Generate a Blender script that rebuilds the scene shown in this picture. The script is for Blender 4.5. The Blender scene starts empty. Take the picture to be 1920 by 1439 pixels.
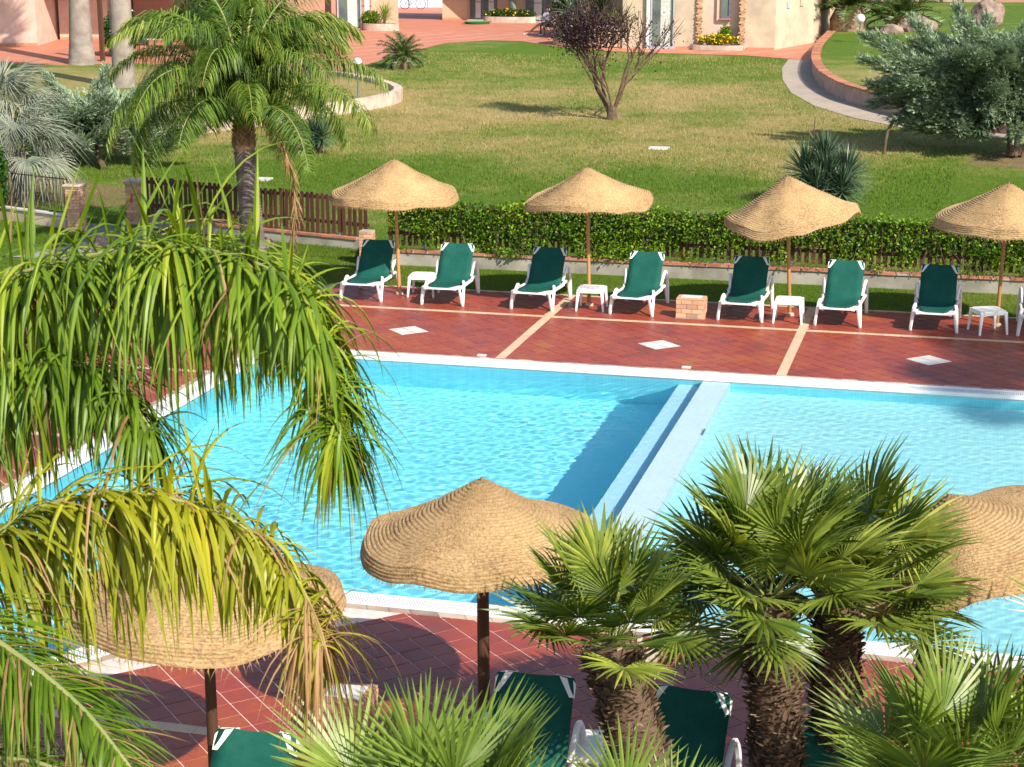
import bpy, bmesh, math, random
import numpy as np
from mathutils import Vector, Matrix, noise
random.seed(7); np.random.seed(7)
R = random.Random(11)
sc = bpy.context.scene
COL = sc.collection
PI = math.pi
# ------------------------------------------------------------------ camera, sky, sun
YAW, PITCH = math.radians(-14.58), math.radians(14.25)
cam = bpy.data.cameras.new('camera'); cam_o = bpy.data.objects.new('camera', cam); COL.objects.link(cam_o)
cam.sensor_width = 36.0; cam.lens = 61.9; cam.clip_start = 0.1; cam.clip_end = 2000
cam_o.location = (9.10, -27.97, 6.518)
cam_o.rotation_euler = (PI/2 - PITCH, 0, -YAW)
cam.dof.use_dof = True; cam.dof.focus_distance = 26.0; cam.dof.aperture_fstop = 11.0
sc.camera = cam_o
SUN_DIR = Vector((-0.97, 0.75, -1.0)).normalized()          # the way light travels
SUN_EL = math.asin(-SUN_DIR.z)
world = bpy.data.worlds.new('World'); sc.world = world; world.use_nodes = True
wn = world.node_tree
sky = wn.nodes.new('ShaderNodeTexSky'); sky.sky_type = 'NISHITA'; sky.sun_disc = False
sky.sun_elevation = SUN_EL; sky.sun_rotation = math.atan2(-SUN_DIR.x, -SUN_DIR.y)
wn.links.new(sky.outputs[0], wn.nodes['Background'].inputs[0]); wn.nodes['Background'].inputs[1].default_value = 0.13
sun = bpy.data.lights.new('sun', 'SUN'); sun.energy = 5.0; sun.angle = math.radians(0.5); sun.color = (1.0, 0.93, 0.82)
sun.cycles.is_caustics_light = True
sun_o = bpy.data.objects.new('sun', sun); COL.objects.link(sun_o)
sun_o.rotation_euler = SUN_DIR.to_track_quat('-Z', 'Y').to_euler()
sc.view_settings.view_transform = 'Standard'; sc.view_settings.look = 'None'
sc.view_settings.exposure = 0.60; sc.view_settings.gamma = 1.0; sc.view_settings.use_curve_mapping = False

# ------------------------------------------------------------------ helpers
def terr(y):
    return 0.036*min(max(y-6.0, 0.0), 52.0)

class NT:
    """small node-tree helper"""
    def __init__(s, name):
        s.m = bpy.data.materials.new(name); s.m.use_nodes = True; s.t = s.m.node_tree
        s.b = s.t.nodes['Principled BSDF']; s.out = s.t.nodes['Material Output']
    def n(s, typ, **kw):
        nd = s.t.nodes.new(typ)
        for k, v in kw.items():
            if k.startswith('i_'): nd.inputs[int(k[2:])].default_value = v
            else: setattr(nd, k, v)
        return nd
    def l(s, a, b): s.t.links.new(a, b)
    def noise(s, vec, scale, detail=4, rough=0.55, dist=0.0):
        nd = s.n('ShaderNodeTexNoise'); s.l(vec, nd.inputs['Vector'])
        nd.inputs['Scale'].default_value = scale; nd.inputs['Detail'].default_value = detail
        nd.inputs['Roughness'].default_value = rough; nd.inputs['Distortion'].default_value = dist
        return nd.outputs['Fac']
    def ramp(s, fac, stops):
        nd = s.n('ShaderNodeValToRGB'); s.l(fac, nd.inputs[0]); cr = nd.color_ramp
        while len(cr.elements) < len(stops): cr.elements.new(0.5)
        for e, (p, c) in zip(cr.elements, stops): e.position = p; e.color = (*c, 1) if len(c) == 3 else c
        return nd.outputs[0]
    def mix(s, fac, a, b, mode='MIX'):
        nd = s.n('ShaderNodeMix', data_type='RGBA', blend_type=mode)
        for sock, v in ((nd.inputs[0], fac), (nd.inputs[6], a), (nd.inputs[7], b)):
            if hasattr(v, 'is_output'): s.l(v, sock)
            elif isinstance(v, (int, float)): sock.default_value = v
            else: sock.default_value = (*v, 1)
        return nd.outputs[2]
    def math(s, op, a, b=None):
        nd = s.n('ShaderNodeMath', operation=op)
        for i, v in enumerate((a, b)):
            if v is None: continue
            if hasattr(v, 'is_output'): s.l(v, nd.inputs[i])
            else: nd.inputs[i].default_value = v
        return nd.outputs[0]
    def bump(s, h, strength=0.3, dist=0.02):
        nd = s.n('ShaderNodeBump'); s.l(h, nd.inputs['Height']); nd.inputs['Strength'].default_value = strength
        nd.inputs['Distance'].default_value = dist; s.l(nd.outputs[0], s.b.inputs['Normal']); return nd
    def pos(s): return s.n('ShaderNodeNewGeometry').outputs['Position']
    def obj(s): return s.n('ShaderNodeTexCoord').outputs['Object']
    def island(s): return s.n('ShaderNodeNewGeometry').outputs['Random Per Island']
    def rnd(s): return s.n('ShaderNodeObjectInfo').outputs['Random']
    def set(s, rough=0.7, spec=0.3):
        s.b.inputs['Roughness'].default_value = rough; s.b.inputs['Specular IOR Level'].default_value = spec

def simple(name, c1, c2=None, scale=6.0, rough=0.7, spec=0.3, bump=0.15, bscale=40.0, dist=0.01, world=False, isl=0.0, objr=0.0):
    t = NT(name); v = t.pos() if world else t.obj()
    c2 = c2 or tuple(x*0.8 for x in c1)
    col = t.mix(t.ramp(t.noise(v, scale, 6), [(0.35, (0, 0, 0)), (0.65, (1, 1, 1))]), c1, c2)
    if isl or objr:
        r = None
        if isl: r = t.math('MULTIPLY', t.island(), isl)
        if objr:
            r2 = t.math('MULTIPLY', t.rnd(), objr); r = r2 if r is None else t.math('ADD', r, r2)
        k = t.math('ADD', r, 1.0-(isl+objr)/2)
        hs = t.n('ShaderNodeHueSaturation'); t.l(col, hs.inputs['Color']); t.l(k, hs.inputs['Value']); col = hs.outputs[0]
    t.l(col, t.b.inputs['Base Color']); t.set(rough, spec)
    if bump: t.bump(t.noise(v, bscale, 5), bump, dist)
    return t.m

def leafmat(name, c_dark, c_light, c_tip=None, trans=0.35, rough=0.4, spec=0.35, objr=0.5, nscale=3.0, lim=None):
    """two-sided leaf: diffuse + gloss + translucency, each leaf its own tone"""
    t = NT(name)
    r = t.math('ADD', t.math('MULTIPLY', t.island(), 1.0-objr), t.math('MULTIPLY', t.rnd(), objr))
    r = t.math('ADD', r, t.math('MULTIPLY', t.math('SUBTRACT', t.noise(t.obj(), nscale, 3), 0.5), 0.9))
    stops = [(0.1, c_dark), (0.75, c_light)]
    if c_tip: stops.append((0.97, c_tip))
    col = t.ramp(r, stops)
    t.l(col, t.b.inputs['Base Color']); t.set(rough, spec)
    tr = t.n('ShaderNodeBsdfTranslucent')
    hs = t.n('ShaderNodeHueSaturation'); t.l(col, hs.inputs['Color']); hs.inputs['Value'].default_value = 1.5; hs.inputs['Saturation'].default_value = 1.15
    hs.inputs['Hue'].default_value = 0.485
    t.l(hs.outputs[0], tr.inputs['Color'])
    mx = t.n('ShaderNodeMixShader'); mx.inputs[0].default_value = trans
    t.l(t.b.outputs[0], mx.inputs[1]); t.l(tr.outputs[0], mx.inputs[2]); t.l(mx.outputs[0], t.out.inputs['Surface'])
    return t.m

class MB:
    """collects shapes, then links them as one mesh object"""
    def __init__(s): s.v = []; s.f = []
    def add(s, vs, fs):
        n = len(s.v); s.v.extend([tuple(v) for v in vs]); s.f.extend([tuple(i+n for i in f) for f in fs]); return s
    def box(s, c, d, rz=0.0, rx=0.0, ry=0.0, taper=1.0):
        M = Matrix.Rotation(rz, 3, 'Z') @ Matrix.Rotation(ry, 3, 'Y') @ Matrix.Rotation(rx, 3, 'X'); c = Vector(c); vs = []
        for k in (-1, 1):
            for j in (-1, 1):
                for i in (-1, 1):
                    tp = taper if k > 0 else 1.0
                    vs.append(c + M @ Vector((i*d[0]/2*tp, j*d[1]/2*tp, k*d[2]/2)))
        return s.add(vs, [(0, 2, 3, 1), (4, 5, 7, 6), (0, 1, 5, 4), (2, 6, 7, 3), (0, 4, 6, 2), (1, 3, 7, 5)])
    def bar(s, p, q, w, h, up=(0, 0, 1), w2=None, h2=None):
        p, q = Vector(p), Vector(q); d = (q-p).normalized(); a = d.cross(Vector(up))
        if a.length < 1e-4: a = d.cross(Vector((0, 1, 0)))
        a.normalize(); b = a.cross(d); w2 = w2 or w; h2 = h2 or h; vs = []
        for c, ww, hh in ((p, w, h), (q, w2, h2)):
            for i, j in ((-1, -1), (1, -1), (1, 1), (-1, 1)): vs.append(c + a*i*ww/2 + b*j*hh/2)
        return s.add(vs, [(0, 3, 2, 1), (4, 5, 6, 7), (0, 1, 5, 4), (1, 2, 6, 5), (2, 3, 7, 6), (3, 0, 4, 7)])
    def tube(s, pts, rad, seg=8, cap=True, jit=0.0):
        pts = [Vector(p) for p in pts]; n = len(pts); rad = rad if isinstance(rad, (list, tuple)) else [rad]*n
        vs = []; ref = None
        for i in range(n):
            d = (pts[min(i+1, n-1)]-pts[max(i-1, 0)]).normalized()
            if ref is None: ref = d.orthogonal().normalized()
            a = (ref - d*ref.dot(d)).normalized(); ref = a; b = d.cross(a)
            for k in range(seg):
                t = 2*PI*k/seg; rr = rad[i]*(1+R.uniform(-jit, jit)); vs.append(pts[i] + (a*math.cos(t)+b*math.sin(t))*rr)
        fs = [(i*seg+k, i*seg+(k+1) % seg, (i+1)*seg+(k+1) % seg, (i+1)*seg+k) for i in range(n-1) for k in range(seg)]
        if cap: fs += [tuple(range(seg-1, -1, -1)), tuple((n-1)*seg+k for k in range(seg))]
        return s.add(vs, fs)
    def lathe(s, prof, c=(0, 0, 0), seg=24):
        c = Vector(c); n = len(prof); vs = [c+Vector((r*math.cos(2*PI*k/seg), r*math.sin(2*PI*k/seg), z)) for r, z in prof for k in range(seg)]
        return s.add(vs, [(i*seg+k, i*seg+(k+1) % seg, (i+1)*seg+(k+1) % seg, (i+1)*seg+k) for i in range(n-1) for k in range(seg)])
    def prism(s, poly, z0, z1):
        n = len(poly); vs = [(x, y, z0) for x, y in poly]+[(x, y, z1) for x, y in poly]
        return s.add(vs, [tuple(range(n-1, -1, -1)), tuple(range(n, 2*n))]+[(i, (i+1) % n, n+(i+1) % n, n+i) for i in range(n)])
    def mesh(s, name, mat, smooth=False):
        me = bpy.data.meshes.new(name); me.from_pydata(s.v, [], s.f); me.materials.append(mat)
        if smooth: me.shade_smooth()
        me.update(); return me
    def build(s, name, mat, parent=None, smooth=False, bevel=0.0, sharp=35, kind=None):
        o = bpy.data.objects.new(name, s.mesh(name, mat, smooth)); COL.objects.link(o); o.parent = parent
        if smooth: o.data.set_sharp_from_angle(angle=math.radians(sharp))
        if bevel:
            bv = o.modifiers.new('bevel', 'BEVEL'); bv.width = bevel; bv.segments = 2; bv.limit_method = 'ANGLE'; bv.angle_limit = math.radians(40)
        if kind: o['kind'] = kind
        return o

def tag(o, label=None, cat=None, group=None, kind=None):
    for k, v in (('label', label), ('category', cat), ('group', group), ('kind', kind)):
        if v: o[k] = v
    return o
def thing(name, loc, label, cat, group=None, rz=0.0):
    o = bpy.data.objects.new(name, None); COL.objects.link(o); o.location = loc; o.rotation_euler = (0, 0, rz); o.empty_display_size = .2
    return tag(o, label, cat, group)
def copy_tree(o, parent=None):
    c = o.copy(); COL.objects.link(c); c.parent = parent
    for ch in list(o.children): copy_tree(ch, c)
    return c
def place(name, mesh, parent, loc=(0, 0, 0), M=None):
    o = bpy.data.objects.new(name, mesh); COL.objects.link(o); o.parent = parent
    if M is not None: o.matrix_local = M
    else: o.location = loc
    return o
def subcurve(pts, n):
    """smooth a polyline (Catmull-Rom) into n points"""
    P = [Vector(p) for p in pts]; P = [P[0]*2-P[1]]+P+[P[-1]*2-P[-2]]; m = len(P)-3; out = []
    for i in range(n):
        t = i/(n-1)*m; k = min(int(t), m-1); u = t-k; a, b, c, d = P[k:k+4]
        out.append(0.5*((2*b)+(c-a)*u+(2*a-5*b+4*c-d)*u*u+(3*b-a-3*c+d)*u**3))
    return out
def sheet(name, poly, dz, mat, kind='structure', parent=None):
    """a flush ground sheet following the terrain, dz above it"""
    bm = bmesh.new(); bm.faces.new([bm.verts.new((x, y, 0)) for x, y in poly])
    for yy in (6.0, 58.0):
        bmesh.ops.bisect_plane(bm, geom=bm.verts[:]+bm.edges[:]+bm.faces[:], plane_co=(0, yy, 0), plane_no=(0, 1, 0))
    for v in bm.verts: v.co.z = terr(v.co.y)+dz
    bmesh.ops.triangulate(bm, faces=bm.faces[:])
    me = bpy.data.meshes.new(name); bm.to_mesh(me); bm.free(); me.materials.append(mat)
    o = bpy.data.objects.new(name, me); COL.objects.link(o); o.parent = parent
    if kind: o['kind'] = kind
    return o
def offset_poly(poly, d):
    """inward offset of a convex-ish clockwise/ccw polygon"""
    n = len(poly); A = sum(poly[i][0]*poly[(i+1) % n][1]-poly[(i+1) % n][0]*poly[i][1] for i in range(n)); sg = 1 if A > 0 else -1; out = []
    for i in range(n):
        p0, p1, p2 = [Vector(poly[k % n]) for k in (i-1, i, i+1)]
        e1 = (p1-p0).normalized(); e2 = (p2-p1).normalized()
        n1 = Vector((-e1.y, e1.x))*sg; n2 = Vector((-e2.y, e2.x))*sg; m = (n1+n2); m = m/m.dot(n1)
        q = p1+m*d; out.append((q.x, q.y))
    return out
def clip(poly, region):
    """Sutherland-Hodgman, region convex ccw"""
    out = poly
    for i in range(len(region)):
        a = region[i]; b = region[(i+1) % len(region)]; inp = out; out = []
        def side(p): return (b[0]-a[0])*(p[1]-a[1])-(b[1]-a[1])*(p[0]-a[0])
        for k in range(len(inp)):
            p, q = inp[k], inp[(k+1) % len(inp)]; sp, sq = side(p), side(q)
            if sp >= 0: out.append(p)
            if (sp > 0 > sq) or (sp < 0 < sq):
                t = sp/(sp-sq); out.append((p[0]+(q[0]-p[0])*t, p[1]+(q[1]-p[1])*t))
        if len(out) < 3: return []
    return out
def parea(p): return abs(sum(p[i][0]*p[(i+1) % len(p)][1]-p[(i+1) % len(p)][0]*p[i][1] for i in range(len(p))))/2
def inside(x, y, poly):
    c = False; n = len(poly)
    for i in range(n):
        (x1, y1), (x2, y2) = poly[i], poly[(i+1) % n]
        if (y1 > y) != (y2 > y) and x < (x2-x1)*(y-y1)/(y2-y1)+x1: c = not c
    return c
def np_mesh(name, verts, tris, mat, parent=None, kind=None):
    """fast triangle/quads mesh from numpy arrays"""
    me = bpy.data.meshes.new(name); nv, nf, k = len(verts), len(tris), tris.shape[1]
    me.vertices.add(nv); me.vertices.foreach_set('co', np.ascontiguousarray(verts, dtype=np.float32).ravel())
    me.loops.add(nf*k); me.loops.foreach_set('vertex_index', np.ascontiguousarray(tris, dtype=np.int32).ravel())
    me.polygons.add(nf); me.polygons.foreach_set('loop_start', np.arange(nf, dtype=np.int32)*k)
    me.update(calc_edges=True); me.materials.append(mat)
    o = bpy.data.objects.new(name, me); COL.objects.link(o); o.parent = parent
    if kind: o['kind'] = kind
    return o
def scatter(tv, tf, pos, ax, nrm, scale, name, mat, parent=None, kind=None):
    """instances of a small template (x along ax, z along nrm) baked into one mesh"""
    pos = np.asarray(pos, float); ax = np.asarray(ax, float); nrm = np.asarray(nrm, float); scale = np.asarray(scale, float).reshape(-1, 1)
    ax = ax/np.linalg.norm(ax, axis=1, keepdims=True)
    y = np.cross(nrm, ax); y /= (np.linalg.norm(y, axis=1, keepdims=True)+1e-9); z = np.cross(ax, y)
    tv = np.asarray(tv, float); tf = np.asarray(tf, int)
    V = pos[:, None, :]+scale[:, :, None]*(tv[None, :, 0:1]*ax[:, None, :]+tv[None, :, 1:2]*y[:, None, :]+tv[None, :, 2:3]*z[:, None, :])
    F = tf[None, :, :]+(np.arange(len(pos))*len(tv))[:, None, None]
    return np_mesh(name, V.reshape(-1, 3), F.reshape(-1, tf.shape[1]), mat, parent, kind)

# leaf templates
LEAF_V = [(0, 0, 0), (.5, .32, .07), (1, 0, -.05), (.5, -.32, .07)]; LEAF_F = [(0, 1, 2), (0, 2, 3)]
def rand_dirs(n, up=0.0, rs=np.random):
    d = rs.normal(size=(n, 3)); d /= np.linalg.norm(d, axis=1, keepdims=True); d[:, 2] += up; return d

# ------------------------------------------------------------------ materials
def grass_mat():
    t = NT('lawn grass'); p = t.pos()
    big = t.noise(p, 0.16, 4, .6, 0.4); mid = t.noise(p, 0.9, 5, .65); fine = t.noise(p, 9.0, 6, .7)
    sx = t.n('ShaderNodeSeparateXYZ'); t.l(p, sx.inputs[0])
    near = t.n('ShaderNodeMapRange'); t.l(sx.outputs[1], near.inputs[0]); near.inputs[1].default_value = 16.5; near.inputs[2].default_value = 21; near.inputs[3].default_value = .42; near.inputs[4].default_value = .06
    far = t.n('ShaderNodeMapRange'); t.l(sx.outputs[1], far.inputs[0]); far.inputs[1].default_value = 38; far.inputs[2].default_value = 45; far.inputs[3].default_value = 0; far.inputs[4].default_value = .34
    g = t.math('ADD', t.math('ADD', t.math('MULTIPLY', t.math('SUBTRACT', big, .08), 1.4), t.math('MULTIPLY', t.math('SUBTRACT', mid, .5), .6)), t.math('ADD', near.outputs[0], far.outputs[0]))
    g = t.math('ADD', g, t.math('MULTIPLY', t.math('SUBTRACT', fine, .5), .45))
    col = t.ramp(g, [(.44, (.37, .28, .115)), (.60, (.30, .25, .085)), (.78, (.19, .215, .045)), (.98, (.095, .165, .014))])
    spk = t.ramp(t.math('ADD', t.math('MULTIPLY', t.noise(p, 30, 4, .8), .6), t.math('MULTIPLY', t.noise(p, 7, 4, .7), .4)), [(.36, (.55, .58, .5)), (.5, (.95, .95, .95)), (.64, (1.3, 1.25, 1.2))])
    col = t.mix(1.0, col, spk, 'MULTIPLY'); t.l(col, t.b.inputs['Base Color']); t.set(.85, .15)
    t.bump(t.math('ADD', t.noise(p, 60, 4, .8), t.math('MULTIPLY', t.noise(p, 14, 3), .6)), .7, .05)
    return t.m
def blade_mat():
    t = NT('grass blades'); p = t.pos()
    big = t.noise(p, 0.16, 4, .6, 0.4); mid = t.noise(p, 0.9, 5, .65)
    sx = t.n('ShaderNodeSeparateXYZ'); t.l(p, sx.inputs[0])
    near = t.n('ShaderNodeMapRange'); t.l(sx.outputs[1], near.inputs[0]); near.inputs[1].default_value = 16.5; near.inputs[2].default_value = 21; near.inputs[3].default_value = .42; near.inputs[4].default_value = .06
    g = t.math('ADD', t.math('ADD', t.math('MULTIPLY', t.math('SUBTRACT', big, .08), 1.4), t.math('MULTIPLY', t.math('SUBTRACT', mid, .5), .6)), near.outputs[0])
    g = t.math('ADD', g, t.math('MULTIPLY', t.math('SUBTRACT', t.island(), .5), .35))
    col = t.ramp(g, [(.44, (.44, .34, .15)), (.60, (.37, .30, .10)), (.78, (.20, .24, .045)), (.98, (.10, .18, .012))])
    t.l(col, t.b.inputs['Base Color']); t.set(.6, .25)
    tr = t.n('ShaderNodeBsdfTranslucent'); t.l(col, tr.inputs[0]); mx = t.n('ShaderNodeMixShader'); mx.inputs[0].default_value = .35
    t.l(t.b.outputs[0], mx.inputs[1]); t.l(tr.outputs[0], mx.inputs[2]); t.l(mx.outputs[0], t.out.inputs['Surface']); return t.m
def tile_mat():
    t = NT('glazed red floor tile'); p = t.pos()
    r = t.math('ADD', t.math('MULTIPLY', t.island(), .5), t.math('MULTIPLY', t.rnd(), .5))
    z = t.noise(p, .55, 3, .6)
    k = t.math('ADD', t.math('MULTIPLY', r, .42), t.math('MULTIPLY', z, .76))
    col = t.ramp(k, [(.32, (.20, .045, .040)), (.48, (.30, .055, .043)), (.64, (.34, .072, .038)), (.8, (.36, .11, .033)), (.93, (.22, .06, .04))])
    st = t.ramp(t.noise(p, 7, 6, .7), [(.3, (.86, .86, .88)), (.7, (1.06, 1.05, 1.04))])
    col = t.mix(1.0, col, st, 'MULTIPLY'); col = t.mix(1.0, col, (.93, .90, .72), 'MULTIPLY')
    t.l(col, t.b.inputs['Base Color']); t.set(.33, .3)
    rr = t.n('ShaderNodeMapRange'); t.l(t.noise(p, 3, 5, .7), rr.inputs[0]); rr.inputs[3].default_value = .28; rr.inputs[4].default_value = .55; t.l(rr.outputs[0], t.b.inputs['Roughness'])
    t.bump(t.noise(p, 18, 4), .06, .01); return t.m
M = {}
M['grass'] = grass_mat(); M['blade'] = blade_mat(); M['tile'] = tile_mat()
M['terrace'] = simple('terracotta paving', (.52, .205, .125), (.44, .165, .10), 1.2, .65, .3, .1, 30, world=True)
M['grout'] = simple('grout', (.80, .60, .52), (.62, .44, .38), 5, .9, .2, .2, world=True)
M['band'] = simple('pale travertine band', (.62, .43, .28), (.52, .36, .24), 4, .6, .3, .15, 60, world=True, isl=.15, objr=.15)
M['white_tile'] = simple('white inlay tile', (.66, .62, .56), (.56, .53, .49), 3, .4, .4, .1, world=True, objr=.08)
M['stone_edge'] = simple('brown grey edging stone', (.33, .235, .185), (.46, .36, .28), 3, .6, .3, .2, 50, world=True, objr=.7)
M['white_conc'] = simple('white pool edge', (.80, .76, .72), (.72, .69, .66), 2, .55, .3, .1, world=True)
M['slat'] = simple('white grating slats', (.78, .77, .76), (.7, .7, .7), 5, .45, .4, .05)
M['channel'] = simple('grating channel', (.38, .39, .41), None, 5, .8, .2, .1)
def liner(name, c, c2):
    t = NT(name); p = t.pos()
    col = t.mix(t.noise(p, .8, 4), c, c2)
    br = t.n('ShaderNodeTexBrick'); t.l(p, br.inputs['Vector']); br.offset = 0; br.inputs['Scale'].default_value = 1.0
    br.inputs['Brick Width'].default_value = .05; br.inputs['Row Height'].default_value = .05; br.inputs['Mortar Size'].default_value = .004
    br.inputs['Color1'].default_value = (1, 1, 1, 1); br.inputs['Color2'].default_value = (.93, .93, .95, 1); br.inputs['Mortar'].default_value = (.9, .9, .9, 1)
    t.l(t.mix(1.0, col, br.outputs[0], 'MULTIPLY'), t.b.inputs['Base Color']); t.set(.4, .3); return t.m
M['deep'] = liner('blue pool mosaic', (.24, .82, .95), (.28, .84, .96))
M['riser'] = liner('deep cyan mosaic', (.02, .82, .95), (.03, .85, .96))
M['shallow'] = liner('pale blue pool mosaic', (.38, .78, .82), (.44, .81, .85))
M['ledge'] = liner('white pool mosaic', (.78, .89, .94), (.79, .90, .95))
M['tread'] = liner('lilac pool mosaic', (.50, .78, .93), (.54, .80, .94))
def water_mat():
    """clear water: refraction, with the surface reflection weakened as a polarising filter does"""
    t = NT('pool water'); rf = t.n('ShaderNodeBsdfRefraction'); rf.inputs['Color'].default_value = (.93, .99, 1, 1); rf.inputs['Roughness'].default_value = 0; rf.inputs['IOR'].default_value = 1.33
    gl = t.n('ShaderNodeBsdfGlossy'); gl.inputs['Roughness'].default_value = .02; fr = t.n('ShaderNodeFresnel'); fr.inputs['IOR'].default_value = 1.33
    mx = t.n('ShaderNodeMixShader'); t.l(t.math('MULTIPLY', fr.outputs[0], .35), mx.inputs[0]); t.l(rf.outputs[0], mx.inputs[1]); t.l(gl.outputs[0], mx.inputs[2]); t.l(mx.outputs[0], t.out.inputs['Surface']); return t.m
M['water'] = water_mat()
def straw_mat():
    t = NT('woven straw'); p = t.obj()
    sx = t.n('ShaderNodeSeparateXYZ'); t.l(p, sx.inputs[0])
    ang = t.math('ARCTAN2', sx.outputs[1], sx.outputs[0]); rad = t.math('SQRT', t.math('ADD', t.math('POWER', sx.outputs[0], 2.0), t.math('POWER', sx.outputs[1], 2.0)))
    cb = t.n('ShaderNodeCombineXYZ'); t.l(t.math('MULTIPLY', ang, 30), cb.inputs[0]); t.l(t.math('MULTIPLY', rad, 38), cb.inputs[1]); t.l(t.math('MULTIPLY', sx.outputs[2], 38), cb.inputs[2])
    st = t.noise(cb.outputs[0], 1.0, 5, .7)
    patch = t.noise(p, 2.2, 4, .6)
    col = t.ramp(t.math('ADD', t.math('MULTIPLY', st, .8), t.math('MULTIPLY', patch, .32)), [(.36, (.13, .08, .04)), (.47, (.36, .225, .11)), (.60, (.56, .37, .18)), (.8, (.68, .49, .27))])
    t.l(col, t.b.inputs['Base Color']); t.set(.85, .15); t.bump(st, .9, .025)
    tr = t.n('ShaderNodeBsdfTranslucent'); t.l(col, tr.inputs[0]); mx = t.n('ShaderNodeMixShader'); mx.inputs[0].default_value = .12
    t.l(t.b.outputs[0], mx.inputs[1]); t.l(tr.outputs[0], mx.inputs[2]); t.l(mx.outputs[0], t.out.inputs['Surface']); return t.m
M['straw'] = straw_mat()
def wood(name, c1, c2, sc_=3.0):
    t = NT(name); p = t.obj(); mp = t.n('ShaderNodeMapping'); t.l(p, mp.inputs[0]); mp.inputs['Scale'].default_value = (14, 14, .9)
    n1 = t.noise(mp.outputs[0], sc_, 6, .7); col = t.mix(n1, c1, c2); hs = t.n('ShaderNodeHueSaturation'); t.l(col, hs.inputs['Color'])
    t.l(t.math('ADD', t.math('MULTIPLY', t.rnd(), .35), .83), hs.inputs['Value']); t.l(hs.outputs[0], t.b.inputs['Base Color']); t.set(.7, .25); t.bump(n1, .35, .01); return t.m
M['pole'] = wood('varnished pine pole', (.30, .15, .05), (.44, .245, .09))
M['pole_dark'] = wood('dark weathered pole', (.055, .028, .016), (.11, .055, .03))
M['picket'] = wood('dark brown fence timber', (.070, .030, .018), (.12, .055, .032))
M['plastic'] = simple('white garden plastic', (.82, .80, .78), (.74, .72, .70), 3, .38, .5, .03, 20)
def sling_mat():
    t = NT('green mesh fabric'); p = t.obj()
    col = t.mix(t.ramp(t.noise(p, 5, 6, .7), [(.4, (0, 0, 0)), (.75, (1, 1, 1))]), (.006, .084, .063), (.014, .118, .088))
    t.l(col, t.b.inputs['Base Color']); t.set(.75, .2)
    wv = t.n('ShaderNodeTexWave', bands_direction='X'); t.l(p, wv.inputs['Vector']); wv.inputs['Scale'].default_value = 40
    wv2 = t.n('ShaderNodeTexWave', bands_direction='Y'); t.l(p, wv2.inputs['Vector']); wv2.inputs['Scale'].default_value = 40
    t.bump(t.math('ADD', wv.outputs[1], wv2.outputs[1]), .25, .004)
    tr = t.n('ShaderNodeBsdfTranslucent'); t.l(col, tr.inputs[0]); mx = t.n('ShaderNodeMixShader'); mx.inputs[0].default_value = .12
    t.l(t.b.outputs[0], mx.inputs[1]); t.l(tr.outputs[0], mx.inputs[2]); t.l(mx.outputs[0], t.out.inputs['Surface']); return t.m
M['sling'] = sling_mat()
M['brick'] = simple('sandy orange brick', (.60, .34, .20), (.50, .30, .19), 9, .85, .2, .4, 60, objr=.55, world=True)
M['brick_red'] = simple('red coping brick', (.46, .20, .115), (.36, .15, .09), 7, .8, .2, .35, 50, objr=.4, world=True)
M['mortar'] = simple('pale mortar', (.42, .37, .31), (.34, .30, .26), 8, .9, .1, .4, 60, world=True)
M['render'] = simple('stained grey wall render', (.40, .37, .31), (.22, .205, .17), 1.6, .9, .15, .3, 25, world=True)
M['pink'] = simple('pale pink plaster', (.66, .46, .37), (.52, .36, .29), 1.2, .85, .2, .15, 12, world=True)
M['pink2'] = simple('salmon plaster', (.48, .255, .19), (.43, .23, .175), 1.5, .85, .2, .15, 12, world=True)
M['ochre'] = simple('ochre plaster', (.56, .38, .245), (.50, .35, .23), 1.0, .85, .2, .15, 10, world=True)
M['cream'] = simple('cream plaster', (.58, .47, .33), (.42, .34, .25), 1.3, .85, .2, .15, 10, world=True)
M['retain'] = simple('pink stained plaster', (.50, .33, .27), (.34, .23, .19), 2.5, .85, .2, .3, 18, world=True)
M['retain_pale'] = simple('pale pink wall stone', (.64, .49, .38), (.40, .31, .25), 2.2, .85, .2, .35, 14, world=True)
M['path'] = simple('worn concrete path', (.40, .33, .26), (.33, .27, .215), 1.5, .85, .2, .2, 25, world=True)
M['asphalt'] = simple('grey paving', (.22, .205, .20), (.28, .26, .25), 2, .85, .2, .2, 25, world=True)
M['soil'] = simple('bare reddish soil', (.20, .125, .075), (.14, .12, .05), 2.0, .95, .1, .6, 14, world=True, dist=.05)
M['metal'] = simple('grey painted metal', (.16, .17, .19), None, 8, .45, .5, .03)
M['iron'] = simple('dark iron', (.05, .038, .032), None, 8, .5, .5, .05)
M['chrome'] = simple('bright steel', (.5, .5, .5), None, 8, .3, .6, .02)
M['frame_grey'] = simple('blue grey window frame', (.13, .14, .19), None, 8, .45, .5, .02)
M['frame_pale'] = simple('pale door frame', (.42, .41, .46), (.36, .36, .42), 4, .45, .5, .02)
M['globe'] = simple('white globe glass', (.82, .82, .84), (.78, .78, .8), 3, .25, .5, 0)
M['glass'] = simple('window glass', (.16, .20, .17), (.08, .10, .10), 1.2, .08, .9, 0)
M['curtain'] = simple('white curtain', (.62, .63, .58), (.42, .45, .40), 14, .9, .1, .2, 30)
M['rock'] = simple('brown rock', (.20, .14, .12), (.32, .23, .18), 3, .9, .2, .7, 9, dist=.06)
M['dark'] = simple('dark interior', (.025, .02, .018), None, 3, .9, .1, 0)
M['terracotta'] = simple('terracotta pot', (.55, .25, .14), (.45, .2, .12), 5, .8, .2, .1)
M['rust_door'] = simple('weathered grey door', (.20, .17, .155), (.14, .12, .11), 6, .7, .3, .2, 20)
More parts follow.
